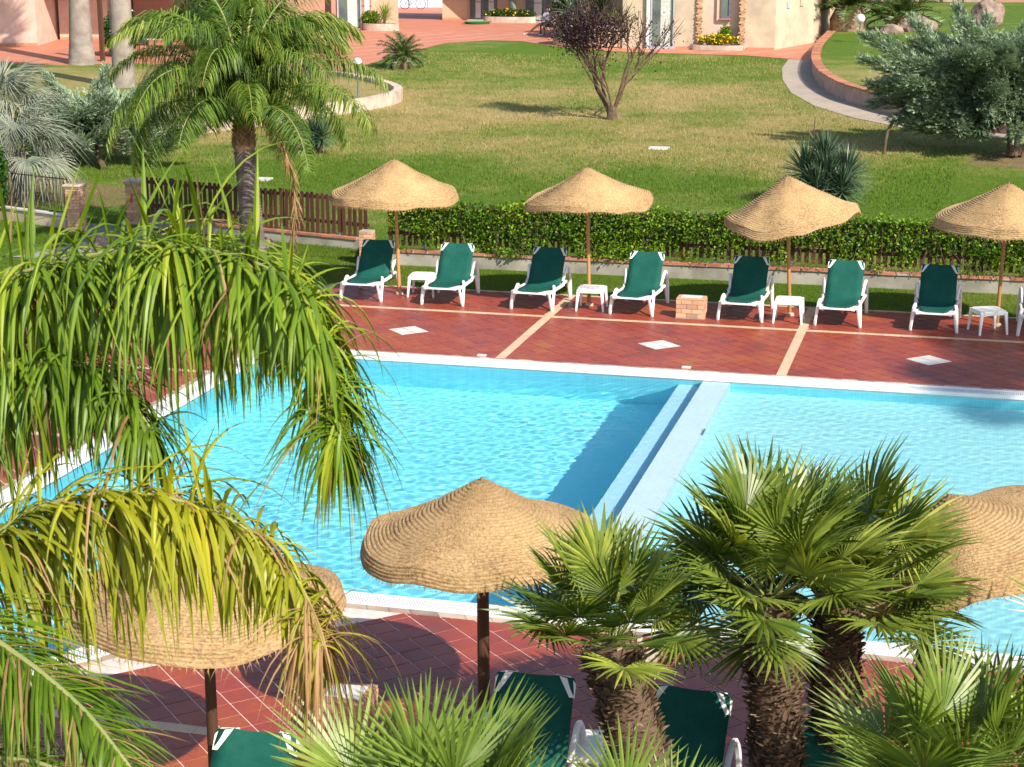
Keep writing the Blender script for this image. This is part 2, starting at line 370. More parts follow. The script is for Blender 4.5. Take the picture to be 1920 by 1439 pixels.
M['trunk'] = simple('grey palm bark', (.22, .18, .165), (.115, .09, .085), 4, .9, .15, .5, 20, dist=.03)
M['trunk_pale'] = simple('smooth grey palm trunk', (.33, .28, .235), (.22, .175, .15), 2.5, .9, .15, .4, 18, dist=.03)
M['bark'] = simple('dark bark', (.085, .055, .04), (.15, .10, .065), 9, .9, .15, .6, 30, dist=.02)
M['fibre'] = simple('palm fibre stubs', (.36, .255, .165), (.17, .11, .065), 7, .9, .1, .5, 40, isl=1.0)
M['shaft'] = simple('brown leaf boots', (.36, .23, .13), (.20, .12, .07), 6, .85, .2, .5, 30, isl=.6)
M['petiole'] = simple('green leaf stalk', (.20, .25, .07), (.28, .26, .10), 6, .5, .4, .1)
M['fan'] = leafmat('fan palm leaf', (.045, .09, .012), (.185, .235, .034), (.38, .40, .07), .22, .36, .4, .55, 4.0)
M['fan_bright'] = leafmat('bright fan palm leaf', (.09, .15, .025), (.22, .30, .05), (.36, .43, .12), .3, .38, .45, .5, 4.0)
M['frond_green'] = leafmat('long green leaflet', (.03, .075, .006), (.15, .24, .015), (.34, .38, .03), .28, .42, .3, .5, 2.0)
M['frond_yellow'] = leafmat('yellowing leaflet', (.17, .20, .012), (.42, .40, .022), (.60, .42, .07), .30, .42, .3, .5, 2.0)
M['frond_far'] = leafmat('queen palm leaflet', (.035, .085, .008), (.15, .235, .022), (.36, .36, .08), .22, .45, .3, .3, .7)
M['frond_dead'] = leafmat('dry palm leaflet', (.22, .12, .05), (.42, .26, .12), (.55, .38, .2), .25, .6, .2, .3)
M['juniper'] = leafmat('blue green juniper sprays', (.125, .19, .105), (.31, .40, .245), (.45, .53, .35), .12, .6, .2, .0, .55)
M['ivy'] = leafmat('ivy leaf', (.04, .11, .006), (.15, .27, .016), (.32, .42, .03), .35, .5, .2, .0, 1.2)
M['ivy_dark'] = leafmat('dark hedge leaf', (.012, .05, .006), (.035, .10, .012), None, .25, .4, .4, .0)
M['yucca'] = leafmat('yucca blade', (.035, .075, .040), (.09, .145, .075), (.17, .22, .13), .1, .38, .5, .0)
M['agave'] = leafmat('pale agave blade', (.14, .20, .13), (.26, .34, .22), None, .1, .45, .4, .0)
M['cycad'] = leafmat('cycad leaflet', (.03, .065, .012), (.10, .155, .025), (.20, .25, .05), .15, .35, .5, .0)
M['blue_fan'] = leafmat('silvery fan leaf', (.16, .19, .145), (.29, .31, .225), (.38, .38, .27), .15, .5, .3, .5)
M['purple'] = leafmat('dark purple leaf', (.018, .009, .014), (.055, .024, .030), (.10, .05, .045), .15, .4, .4, .0)
M['flower_y'] = simple('yellow petal', (.85, .60, .03), (.8, .45, .02), 4, .6, .2, 0, isl=.3)
M['flower_r'] = simple('red petal', (.6, .06, .08), None, 4, .6, .2, 0)
M['skin'] = simple('skin', (.50, .30, .21), (.46, .27, .19), 6, .55, .3, .02)
M['shirt'] = simple('white shirt', (.78, .80, .86), (.70, .72, .80), 8, .85, .1, .1, 20)
M['shorts'] = simple('olive shorts', (.10, .10, .06), None, 8, .85, .1, .1)
M['hair'] = simple('dark hair', (.03, .017, .013), None, 20, .6, .3, .2)
M['green_plastic'] = simple('green plastic', (.03, .42, .12), None, 5, .35, .5, 0)
M['white_car'] = simple('pale blue grey panel', (.62, .68, .78), (.55, .61, .72), .4, .5, .4, 0)
M['rubber'] = simple('black rubber', (.02, .02, .022), None, 5, .6, .3, 0)
M['cloth'] = simple('patterned cloth', (.62, .60, .62), (.25, .22, .26), 24, .9, .1, .1)
M['red_paint'] = simple('red marking', (.6, .05, .04), None, 5, .7, .2, 0)

# ------------------------------------------------------------------ ground, terrace, paths
g = MB(); ys = [3.70, 5.95, 6.0, 14, 22, 30, 40, 50, 58, 70, 90, 140, 260, 420]; xs = [-160, -60, -30, -10, 0, 10, 30, 60, 160]
for y in ys:
    for x in xs: g.v.append((x, y, terr(y)))
nx = len(xs)
for j in range(len(ys)-1):
    for i in range(nx-1): a = j*nx+i; g.f.append((a, a+1, a+nx+1, a+nx))
n0 = len(g.v)   # left and near surroundings of the pool terrace
for (x0, y0, x1, y1) in ((-160, -60, -9.0, 3.70), (24, -60, 160, 3.70), (-9.0, -60, 24, -19.5), (-9.0, 2.2, -2.6, 3.70)):
    g.add([(x0, y0, 0), (x1, y0, 0), (x1, y1, 0), (x0, y1, 0)], [(0, 1, 2, 3)])
g.build('lawn', M['grass'], kind='structure')
TERR = [(-60, 36.5), (-30.4, 38.8), (-28.1, 40.2), (-25.7, 41.4), (-21, 40.8), (-17.4, 39.7), (-15.9, 39.4), (-15.5, 42.6), (-15.45, 47.6), (-15.0, 52.3), (-13.3, 54.0), (-11.7, 53.8),
        (-9.0, 51.1), (-6.5, 49.8), (-4.7, 49.35), (-2.8, 49.15), (-.5, 48.9), (2.35, 47.3), (2.6, 52.5), (2.0, 60), (2.0, 100), (-60, 100)]
sheet('terrace_paving', TERR, .012, M['terrace'])
# diagonal pale joints in the terrace paving
jt = MB()
for k in range(24):
    x = -30+k*1.6
    for q in range(18):
        p0, p1 = (x+9*q/18, 44+13.5*q/18), (x+9*(q+1)/18, 44+13.5*(q+1)/18)
        if all(inside(px_+dx_, py_, TERR) for px_, py_ in (p0, p1) for dx_ in (-.3, .3)): jt.bar((p0[0], p0[1], terr(p0[1])+.0155), (p1[0], p1[1], terr(p1[1])+.0155), .05, .004)
jt.build('paving_joint', M['band'], kind='structure')
PATH = [(1.45, 47.6), (1.55, 44.2), (2.0, 40.2), (2.75, 36.1), (3.9, 32.6), (5.35, 29.9), (7.0, 27.9), (8.2, 26.9), (10.3, 26.0), (16, 24.6), (16, 25.6), (10.4, 27.0), (8.2, 28.7), (6.8, 30.5), (6.0, 32.0),
        (4.8, 34.3), (3.8, 37.9), (3.15, 42.2), (2.75, 47.3)]
sheet('garden_path', PATH, .015, M['path'])
sheet('gate_path', [(-10.6, 8.6), (-8.4, 8.0), (-7.2, 6.6), (-7.9, 4.6), (-10.2, 4.6), (-9.6, 6.6)], .015, M['asphalt'])
sheet('bare_soil', [(8.9, 21.3), (9.3, 20.9), (9.8, 21.0), (10.4, 20.6), (11.2, 20.8), (12.2, 20.4), (18, 20.9), (18, 24.0), (11.5, 24.4), (10.1, 24.0), (9.6, 23.3), (9.0, 22.6), (9.2, 22.0)], .004, M['soil'])
sheet('bare_soil', [(-13.2, 10.6), (-11.2, 10.4), (-10.2, 11.2), (-10.8, 12.6), (-12.6, 13.4), (-16, 15.5), (-16.5, 13.5)], .004, M['soil'])

# ------------------------------------------------------------------ pool and its deck
OUT = [(-2.1, -1.61), (-2.1, -16.6), (.0, -16.6), (2.85, -12.37), (22, -12.37), (22, -1.61)]    # outer edge of the edging stones
E1 = offset_poly(OUT, .105); E2 = offset_poly(OUT, .17); E3 = offset_poly(OUT, .36); IN = offset_poly(OUT, .42)
def ring(name, A, B, z0, z1, mat, parent=None, kind=None, z_in=None):
    """a solid ring between polygons A (outer) and B (inner)"""
    n = len(A); mb = MB(); z_in = z0 if z_in is None else z_in
    vs = [(*a, z1) for a in A]+[(*b, z1) for b in B]+[(*a, z0) for a in A]+[(*b, z_in) for b in B]; fs = []
    for i in range(n):
        j = (i+1) % n; fs += [(i, n+i, n+j, j), (i, j, 2*n+j, 2*n+i), (n+i, 3*n+i, 3*n+j, n+j)]
    mb.add(vs, fs); return mb.build(name, mat, parent, kind=kind)
deck = thing('pool_deck', (0, 0, 0), None, None); deck['kind'] = 'structure'
# slab of grout under the tiles, with the pool left open
HX = [(-9.0, 3.70), (-9.0, -19.5), (24, -19.5), (24, 3.70)]
slab = MB(); n = 6
def quadsheet(mb, x0, y0, x1, y1, z): mb.add([(x0, y0, z), (x1, y0, z), (x1, y1, z), (x0, y1, z)], [(0, 1, 2, 3)])
quadsheet(slab, -2.6, -1.62, 24, 3.60, -.006); quadsheet(slab, -9.0, -19.5, -2.1, -1.62, -.006); quadsheet(slab, -9.0, -1.62, -2.6, 2.2, -.006)
slab.add([(-2.1, -19.5, -.006), (24, -19.5, -.006), (24, -12.36, -.006), (2.85, -12.36, -.006), (.0, -16.6, -.006), (-2.1, -16.6, -.006)], [(0, 1, 2, 3, 4, 5)])
quadsheet(slab, 22, -12.36, 24, -1.62, -.006)
slab.build('grout_bed', M['grout'], deck)
# pale bands
FB = 1.69; BW = .15
def band_bricks(x0, y0, x1, y1, w):
    L = math.hypot(x1-x0, y1-y0); n = max(1, round(L/.30)); d = Vector((x1-x0, y1-y0, 0))/n; rz = math.atan2(d.y, d.x); out = []
    for i in range(n):
        c = Vector((x0, y0, 0))+d*(i+.5); out.append((c, d.length-.004, w, rz))
    return out
bands = []
CX = [-2.29, 2.04, 6.50, 10.83, 15.2]
segs = [(-2.6, FB, 24, FB, .13), (-9.0, FB, -2.62, FB, .13), (-2.67, 1.76, -2.67, 3.60, .13)]
segs.append((-2.6, 3.65, 24, 3.65, .09))
for cx in CX:
    if cx < -2.2: continue
    segs += [(cx, -1.60, cx, FB-.07, BW), (cx, FB+.07, cx, 3.60, BW)]
segs += [(-9.0, -15.35, -2.2, -15.35, .14), (.95, -15.35, 24, -15.35, .14), (6.50, -15.27, 6.50, -12.38, BW), (10.9, -15.27, 10.9, -12.38, BW), (-9.0, -3.6, -2.12, -3.6, .13), (-9.0, -7.4, -2.12, -7.4, .13)]
unit = MB().box((0, 0, -.004), (1, 1, .012)).mesh('band_stone', M['band'])
cnt = 0; rest = MB(); allb = []
for s_ in segs: allb += band_bricks(*s_)
allb.sort(key=lambda b: (b[0]-Vector((8, -14, 0))).length if b[0].y < -10 else 100+(b[0]-Vector((4, 1, 0))).length)
for c, L, w, rz in allb:
    if cnt < 280:
        o = place('band_stone', unit, deck, (c.x, c.y, R.uniform(-.0008, .0008))); o.rotation_euler = (0, 0, rz); o.scale = (L, w, 1); cnt += 1
    else: rest.box((c.x, c.y, -.004), (L, w, .012), rz)
rest.build('band_stones', M['band'], deck, kind='stuff')
# tiles, laid on the diagonal
T = .2545
def tile_grid(region, ox, oy):
    xs_ = [p[0] for p in region]; ys_ = [p[1] for p in region]; h = T/math.sqrt(2); out = []
    na = int((max(xs_)-min(xs_)+max(ys_)-min(ys_))/T)+6; cx, cy = (min(xs_)+max(xs_))/2, (min(ys_)+max(ys_))/2
    ia = round(((cx-ox)+(cy-oy))/(2*h)); ib = round(((cx-ox)-(cy-oy))/(2*h)); g_ = .0095
    for a in range(ia-na, ia+na):
        for b in range(ib-na, ib+na):
            x = ox+(a+b+1)*h; y = oy+(a-b)*h
            if x < min(xs_)-.2 or x > max(xs_)+.2 or y < min(ys_)-.2 or y > max(ys_)+.2: continue
            k = h-g_; q = clip([(x-k, y), (x, y-k), (x+k, y), (x, y+k)], region)
            if q and parea(q) > .0012: out.append((q, x, y))
    return out
def rect(x0, y0, x1, y1): return [(x0, y0), (x1, y0), (x1, y1), (x0, y1)]
tiles = []
xb = [-2.6]+CX[1:]+[19.6]
for i in range(len(xb)-1):
    x0 = xb[i]+(.08 if i else .0); x1 = xb[i+1]-.08
    cxx = [0, 4.33, 8.66, 12.99, 17.3][i]
    tiles += tile_grid(rect(x0, -1.605, x1, FB-.07), cxx, 0)
    tiles += tile_grid(rect(x0, FB+.07, x1, 3.60), cxx+.12, .1)
tiles += tile_grid(rect(-9, -3.53, -2.105, 1.62), -4.3, .2)+tile_grid(rect(-9, -7.33, -2.105, -3.67), -4.3, -4.1)+tile_grid(rect(-9, -15.2, -2.105, -7.47), -4.3, -8.1)
tiles += tile_grid([(3.0, -12.38), (1.1, -15.2), (1.02, -15.28), (6.42, -15.28), (6.42, -12.38)], 3.834, -12.62)
tiles += tile_grid(rect(6.58, -15.28, 10.82, -12.38), 3.834+.1, -12.62)+tile_grid(rect(10.98, -15.28, 19, -12.38), 3.834+.1, -12.62)
tiles += tile_grid([(.95, -15.42), (-.05, -16.7), (-.05, -19), (14, -19), (14, -15.42)], 3.9, -12.7)
diamonds = [(0, 0), (4.33, 0), (8.66, 0), (12.99, 0)]
def is_dia(x, y):
    return any(abs(x-a)+abs(y-b) < T*math.sqrt(2)*.9 for a, b in diamonds)
def tile_mb(mb, q, x, y):
    tx, ty, dz = R.gauss(0, .004), R.gauss(0, .004), R.gauss(0, .0005)
    n = len(q); A = sum(q[i][0]*q[(i+1) % n][1]-q[(i+1) % n][0]*q[i][1] for i in range(n))
    if A < 0: q = q[::-1]
    top = [(a, b, dz+(a-x)*tx+(b-y)*ty) for a, b in q]; bot = [(a, b, -.0065) for a, b in q]
    mb.add(top+bot, [tuple(range(n))]+[(i, n+i, n+(i+1) % n, (i+1) % n) for i in range(n)])
def near_key(t):
    q, x, y = t
    return (math.hypot(x-7, y+28)) if (y < -12.3 and x > 1 and x < 10.5 and parea(q) > .02) else 200+abs(y-1)+abs(x-4)
red = sorted([t for t in tiles if not is_dia(t[1], t[2])], key=near_key); rest = MB()
for i, (q, x, y) in enumerate(red):
    if i < 300: mb = MB(); tile_mb(mb, q, x, y); mb.build('tile', M['tile'], deck)
    else: tile_mb(rest, q, x, y)
rest.build('tiles', M['tile'], deck, kind='stuff')
for q, x, y in tiles:
    if is_dia(x, y): mb = MB(); tile_mb(mb, q, x, y); mb.build('white_tile', M['white_tile'], deck)
# edging stones
cnt = 0; rest = MB()
for i in range(len(OUT)):
    a, b = Vector((*OUT[i], 0)), Vector((*OUT[(i+1) % 6], 0)); a2, b2 = Vector((*E1[i], 0)), Vector((*E1[(i+1) % 6], 0)); L = (b-a).length; t0 = 0
    while t0 < L-.01:
        t1 = min(L, t0+R.uniform(.17, .30)); u0, u1 = (t0+.003)/L, (t1-.003)/L; q = [a.lerp(b, u0), a.lerp(b, u1), a2.lerp(b2, u1), a2.lerp(b2, u0)]
        mid = q[0]; mb = MB() if cnt < 290 and mid.x < 12 and mid.y > -16.6 else rest; z = .004+R.uniform(-.001, .001)
        mb.add([(p.x, p.y, z) for p in q]+[(p.x, p.y, -.03) for p in q], [(0, 3, 2, 1), (0, 1, 5, 4), (1, 2, 6, 5), (2, 3, 7, 6), (3, 0, 4, 7)] if False else [(0, 1, 2, 3), (0, 4, 5, 1), (1, 5, 6, 2), (2, 6, 7, 3), (3, 7, 4, 0)])
        if mb is not rest: mb.build('edging_stone', M['stone_edge'], deck); cnt += 1
        t0 = t1
rest.build('edging_stones', M['stone_edge'], deck, kind='stuff')

pool = thing('swimming_pool', (0, 0, 0), None, None); pool['kind'] = 'structure'
ring('pool_rim', E1, E2, -.10, .010, M['white_conc'], pool)
ring('pool_lip', E3, IN, -.10, .006, M['white_conc'], pool, z_in=-.12)
ring('grating_channel', E2, E3, -.10, -.05, M['channel'], pool)
sl = MB()
for i in range(6):
    a, b = Vector((*E2[i], 0)), Vector((*E2[(i+1) % 6], 0)); a2, b2 = Vector((*E3[i], 0)), Vector((*E3[(i+1) % 6], 0)); L = (b-a).length; n = int(L/.030)
    if i == 0: n = int(L/.06)
    for k in range(n):
        u0, u1 = k/n, (k+.74)/n; q = [a.lerp(b, u0), a.lerp(b, u1), a2.lerp(b2, u1), a2.lerp(b2, u0)]
        sl.add([(p.x, p.y, .006) for p in q]+[(p.x, p.y, -.02) for p in q], [(0, 1, 2, 3), (0, 4, 5, 1), (1, 5, 6, 2), (2, 6, 7, 3), (3, 7, 4, 0)])
sl.build('grating_slats', M['slat'], pool, kind='stuff')
WZ = -.045
ZD, ZS, ZL, ZT = -1.55, -.62, -.115, -.38      # deep floor, shallow floor, ledge, step
LX0, LX1, TX0 = 5.36, 5.78, 4.98
def recv(o):
    o.cycles.is_caustics_receiver = True; return o
wl = MB(); n = 6
for i in range(n):
    a, b = IN[i], IN[(i+1) % n]; wl.add([(*a, -.121), (*b, -.121), (*b, ZD), (*a, ZD)], [(0, 1, 2, 3)])
recv(wl.build('pool_wall', M['deep'], pool))
x0, x1, y0, y1 = IN[0][0]-.01, IN[5][0]+.01, -17, IN[0][1]+.01
mb = MB(); quadsheet(mb, x0, y0, TX0, y1, ZD); recv(mb.build('deep_floor', M['deep'], pool))
ny = IN[4][1]-.01
mb = MB(); quadsheet(mb, TX0+.01, ny, LX0, y1, ZT); recv(mb.build('pool_step', M['tread'], pool))
mb = MB(); mb.add([(TX0+.01, ny, ZT), (TX0+.01, y1, ZT), (TX0+.01, y1, ZD), (TX0+.01, ny, ZD)], [(0, 1, 2, 3)]); mb.add([(LX0, ny, ZL), (LX0, y1, ZL), (LX0, y1, ZT), (LX0, ny, ZT)], [(0, 1, 2, 3)])
recv(mb.build('step_riser', M['riser'], pool))
mb = MB(); quadsheet(mb, LX0, ny, LX1, y1, ZL); mb.add([(LX1, ny, ZL), (LX1, y1, ZL), (LX1, y1, ZS), (LX1, ny, ZS)], [(0, 3, 2, 1)]); recv(mb.build('dividing_ledge', M['ledge'], pool))
mb = MB(); quadsheet(mb, LX1, ny, x1, y1, ZS); recv(mb.build('shallow_floor', M['shallow'], pool))
mb = MB(); mb.lathe([(0, .0), (.10, .0), (.11, -.02)], (1.15, -3.4, ZD+.02), 20); recv(mb.build('floor_drain', M['deep'], pool))
mb = MB(); mb.tube([(5.80, -5.0, ZL+.01), (5.80, -5.0, .0-.09), (5.80, -4.75, -.07), (5.80, -4.7, ZL)], .012); mb.build('ledge_rail', M['chrome'], pool)
# water surface with fine wind ripples
W_ = .025; nxw = int((IN[5][0]-IN[0][0]+.02-8.5)/W_); nyw = int((IN[0][1]+16.6)/W_)
gx = IN[0][0]-.008+np.arange(nxw+1)*W_; gy = IN[0][1]+.008-np.arange(nyw+1)*W_; X, Y = np.meshgrid(gx, gy)
Z = np.zeros_like(X); rs = np.random.RandomState(5)
for i in range(46):
    lam = .105*(1.085**(i % 15))*rs.uniform(.85, 1.15); k = 2*PI/lam; a = rs.normal(1.9, 1.0); ph = rs.uniform(0, 2*PI)
    Z += (.00030*(lam/.2)**1.2)*np.sin(k*(X*math.cos(a)+Y*math.sin(a))+ph+.9*np.sin(.7*X*math.sin(i)+.6*Y*math.cos(i)+i))
Z *= .50*(.75+.25*np.sin(.55*X+1.2)*np.sin(.45*Y+.4))
Z *= 1-.6*np.exp(-((X-5.57)/.30)**4)          # calmer over the shallow ledge
V = np.stack([X, Y, Z+WZ], -1).reshape(-1, 3); idx = np.arange(len(V)).reshape(X.shape)
F = np.stack([idx[1:, :-1], idx[1:, 1:], idx[:-1, 1:], idx[:-1, :-1]], -1).reshape(-1, 4)
mid = offset_poly(OUT, .415); cxy = V[F].mean(1)
keep = ~((cxy[:, 1] < mid[3][1]) & ((cxy[:, 0]-mid[2][0])*(mid[3][1]-mid[2][1])-(cxy[:, 1]-mid[2][1])*(mid[3][0]-mid[2][0]) > 0)) & ~((cxy[:, 1] < mid[3][1]) & (cxy[:, 0] > mid[3][0]))
water = np_mesh('pool_water', V, F[keep], M['water'], None, 'structure'); water.data.shade_smooth(); water.cycles.is_caustics_caster = True

# ------------------------------------------------------------------ grass blades close to the deck
def blades(name, n, sampler, hgt, wdt):
    P = sampler(n); tv = [(0, -.5, 0), (0, .5, 0), (0, 0, 1)]
    a = np.random.uniform(0, 2*PI, len(P)); up = np.stack([np.random.normal(0, .35, len(P)), np.random.normal(0, .35, len(P)), np.ones(len(P))], -1); up /= np.linalg.norm(up, axis=1, keepdims=True)
    s = np.stack([np.cos(a), np.sin(a), 0*a], -1); h = hgt*np.random.uniform(.5, 1.3, (len(P), 1)); w = wdt
    V = np.stack([P-s*w/2, P+s*w/2, P+up*h], 1).reshape(-1, 3); F = np.arange(len(V)).reshape(-1, 3)
    return np_mesh(name, V, F, M['blade'], None, 'stuff')
def samp_strip(n):
    x = np.random.uniform(-6, 12.5, n); y = np.random.uniform(3.72, 5.72, n); k = (x > -2.7) | (y > 3.72); return np.stack([x, y, 0*x], -1)[k]
blades('grass', 60000, samp_strip, .045, .008)
def samp_left(n):
    x = np.random.uniform(-12, -2.75, n); y = np.random.uniform(2.3, 7.3, n); k = ~((x > -10.4) & (x < -7.1) & (y > 4.4)); return np.stack([x, y, np.maximum(y-6, 0)*.036], -1)[k]
blades('grass', 50000, samp_left, .05, .009)
def samp_lawn(n):
    u = np.random.uniform(0, 1, n)**1.6; y = 6.2+u*22; x = np.random.uniform(-1, 1, n); x = -.8+(y-5)*-.20+x*(11.5+.13*y); return np.stack([x, y, (y-6)*.036], -1)
blades('grass', 190000, samp_lawn, .055, .014)

def samp_far(n):
    u = np.random.uniform(0, 1, n); y = 14+u*34; x = np.random.uniform(-1, 1, n); x = -3.0-(y-14)*.17+x*(11.5+.22*(y-14)); y2 = y
    k = np.array([not inside(a, b, TERR) and not inside(a, b, PATH) for a, b in zip(x, y)]); return np.stack([x, y2, (y2-6)*.036], -1)[k]
blades('grass', 75000, samp_far, .085, .03)

# ------------------------------------------------------------------ brick helpers
def brickwork(parent, x0, y0, z0, w, d, rows, bh=.058, bl=.17, mat='brick', name='brick', gap=.008, taper=0.0, only=None):
    """four-sided brick box round (x0,y0), mortar core inside; local to parent"""
    core = MB().box((x0, y0, z0+rows*(bh+gap)/2), (w-.016, d-.016, rows*(bh+gap)-.004)); core.build('mortar_core', M['mortar'], parent)
    for r in range(rows):
        z = z0+(r+.5)*(bh+gap); off = (r % 2)*bl/2
        for face in range(4):
            L = w if face % 2 == 0 else d-.02; t = -L/2; first = True
            while t < L/2-.02:
                l = bl-(off if first else 0); l = min(l, L/2-t); first = False; c = t+l/2; t += l
                if l < .025: continue
                ins = .018-R.uniform(0, .006)
                if face == 0: ctr, dim = (x0+c, y0-d/2+ins-.0), (l-gap, .036)
                elif face == 2: ctr, dim = (x0+c, y0+d/2-ins), (l-gap, .036)
                elif face == 1: ctr, dim = (x0+w/2-ins, y0+c), (.036, l-gap)
                else: ctr, dim = (x0-w/2+ins, y0+c), (.036, l-gap)
                if only and face not in only: continue
                place(name, bmesh_brick(dim[0], dim[1], bh, mat), parent, (ctr[0], ctr[1], z))
BR = {}
def bmesh_brick(a, b, c, mat):
    k = (round(a, 2), round(b, 2), round(c, 3), mat)
    if k not in BR: BR[k] = MB().box((0, 0, 0), (max(k[0], .02), max(k[1], .02), c)).mesh('brick', M[mat])
    return BR[k]
def pillar(name, x, y, z, rows, label, w=.30, cap=True, rz=0.0):
    p = thing(name, (x, y, z), label, 'brick pillar', rz=rz); brickwork(p, 0, 0, 0, w, w, rows)
    h = rows*.066
    if cap:
        MB().box((0, 0, h+.02), (w+.05, w+.05, .04)).build('cap', M['retain_pale'], p, bevel=.006); MB().box((0, 0, h+.062), (w+.10, w+.10, .045)).build('cap', M['retain_pale'], p, bevel=.01)
    return p

# ------------------------------------------------------------------ boundary wall, picket fence and ivy
WY = 5.80
wall = thing('low_garden_wall', (0, 0, 0), 'low stained concrete wall with red brick coping running behind the sun loungers', 'wall')
MB().box((7.3, WY+.12, .11), (19.3, .20, .30)).build('wall_body', M['render'], wall)
cb = MB().box((0, 0, 0), (.285, .26, .05)).mesh('coping_brick', M['brick_red']); cbs = MB().box((0, 0, 0), (.265, .26, .05)).mesh('coping_brick', M['brick_red'])
mort = MB().box((7.3, WY+.12, .28), (19.3, .25, .035)); mort.build('mortar_bed', M['mortar'], wall)
x = -2.2
while x < 13.5:
    o = place('coping_brick', cb if R.random() < .6 else cbs, wall, (x, WY+.12+R.uniform(-.006, .006), .29+R.uniform(-.004, .004))); o.rotation_euler = (R.uniform(-.02, .02), 0, R.uniform(-.01, .01)); x += .30
def pmesh(h, w=.085):
    pts = [(-w/2, 0), (w/2, 0), (w/2, h-w*.35)]+[(w/2*math.cos(a), h-w*.35+w*.42*math.sin(a)) for a in (PI*.2, PI*.4, PI*.6, PI*.8)]+[(-w/2, h-w*.35)]; n = len(pts)
    mb = MB(); mb.add([(a, -.011, z) for a, z in pts]+[(a, .011, z) for a, z in pts], [tuple(range(n)), tuple(range(2*n-1, n-1, -1))]+[(i, n+i, n+(i+1) % n, (i+1) % n) for i in range(n)]); return mb.mesh('picket', M['picket'])
PK = pmesh(.86)
def fence(p0, p1, z0a, z0b, name, label, pitch=.135, foot=True):
    p0, p1 = Vector(p0), Vector(p1); L = (p1-p0).length; rz = math.atan2(p1.y-p0.y, p1.x-p0.x)
    f = thing(name, (p0.x, p0.y, z0a), label, 'picket fence', rz=rz); sl_ = (z0b-z0a)/L; n = int(L/pitch)
    for i in range(n):
        s = (i+.5)*L/n
        if i % 11 == 5: continue
        o = place('picket', PK, f, (s+R.uniform(-.006, .006), -.03, sl_*s+.10+R.uniform(-.018, .012))); o.rotation_euler = (0, R.uniform(-.025, .025), 0); o.scale = (R.uniform(.93, 1.05), 1, 1)
    for zz in (.24, .76):
        k = 0
        while k < n:
            a, b = k*L/n, min(L, (k+11)*L/n); MB().box(((a+b)/2, .0, sl_*(a+b)/2+.10+zz), (b-a, .03, .075), 0, 0, -math.atan(sl_)).build('rail', M['picket'], f); k += 11
    for i in range(5, n, 11):
        s = (i+.5)*L/n; MB().box((s, .01, sl_*s+.56), (.075, .075, .84)).build('post', M['picket'], f)
        if foot: MB().box((s, .01, sl_*s+.09), (.06, .06, .22)).build('post_foot', M['metal'], f)
    return f
fence((-2.35, WY+.16), (13.3, WY+.16), .30, .30, 'picket_fence', 'dark brown picket fence overgrown with ivy behind the loungers')
# left part, on its own low wall further back
LW0, LW1 = (-9.0, 8.35), (-3.15, 7.05)
wl2 = thing('low_garden_wall', (LW0[0], LW0[1], .08), 'low concrete wall with brick coping under the bare picket fence', 'wall', rz=math.atan2(LW1[1]-LW0[1], LW1[0]-LW0[0]))
LL = math.hypot(LW1[0]-LW0[0], LW1[1]-LW0[1])
MB().box((LL/2, .1, .04), (LL, .20, .36), 0, 0, .009).build('wall_body', M['render'], wl2)
for i in range(int(LL/.30)):
    s = .15+i*.30; o = place('coping_brick', cb, wl2, (s, .1, .245-.009*s)); o.rotation_euler = (R.uniform(-.02, .02), 0, 0)
fence((LW0[0]+.02, LW0[1]+.12), (LW1[0]-.02, LW1[1]+.12), .27, .22, 'picket_fence', 'bare dark brown picket fence left of the first straw umbrella')
mbk = thing('low_garden_wall', (-2.75, 5.9, 0), 'short return of the low wall between the two brick coped fences', 'wall')
MB().box((-.2, .58, .12), (.22, 1.05, .34), .28).build('wall_body', M['render'], mbk)
pillar('brick_pillar', -2.72, 5.72, -.02, 11, 'narrow sandy brick pillar at the corner where the ivy fence begins', .26, cap=False)
pillar('brick_pillar', -9.40, 8.75, .05, 15, 'brick gate pillar with a flat cap and a red mark, beside the picket fence', .30)
pillar('brick_pillar', -10.35, 7.75, .05, 15, 'brick gate pillar with a flat cap at the end of the iron railing', .32)
mk = MB().box((-9.40, 8.592, .72), (.05, .004, .22), 0, 0, .2).build('painted_mark', M['red_paint']); tag(mk, 'small red painted mark on the brick gate pillar', 'painted mark')
rail = thing('iron_railing', (-13.2, 8.9, .45), 'rusty vertical bar iron railing on a low wall at the left edge', 'railing', rz=math.atan2(-1.0, 2.7))
for i in range(24):
    MB().tube([(i*.118, 0, -.05), (i*.118, 0, .80)], .009, 5).build('bar', M['iron'], rail)
for zz in (-.02, .74): MB().box((1.36, 0, zz), (2.75, .03, .02)).build('rail', M['iron'], rail)
rw = thing('low_garden_wall', (-13.2, 8.9, .05), 'low pale wall under the iron railing at the left edge', 'wall', rz=math.atan2(-1.0, 2.7))
MB().box((1.36, 0, .13), (2.75, .22, .36)).build('wall_body', M['retain_pale'], rw); MB().box((1.36, 0, .335), (2.78, .28, .05)).build('coping', M['white_tile'], rw, bevel=.008)

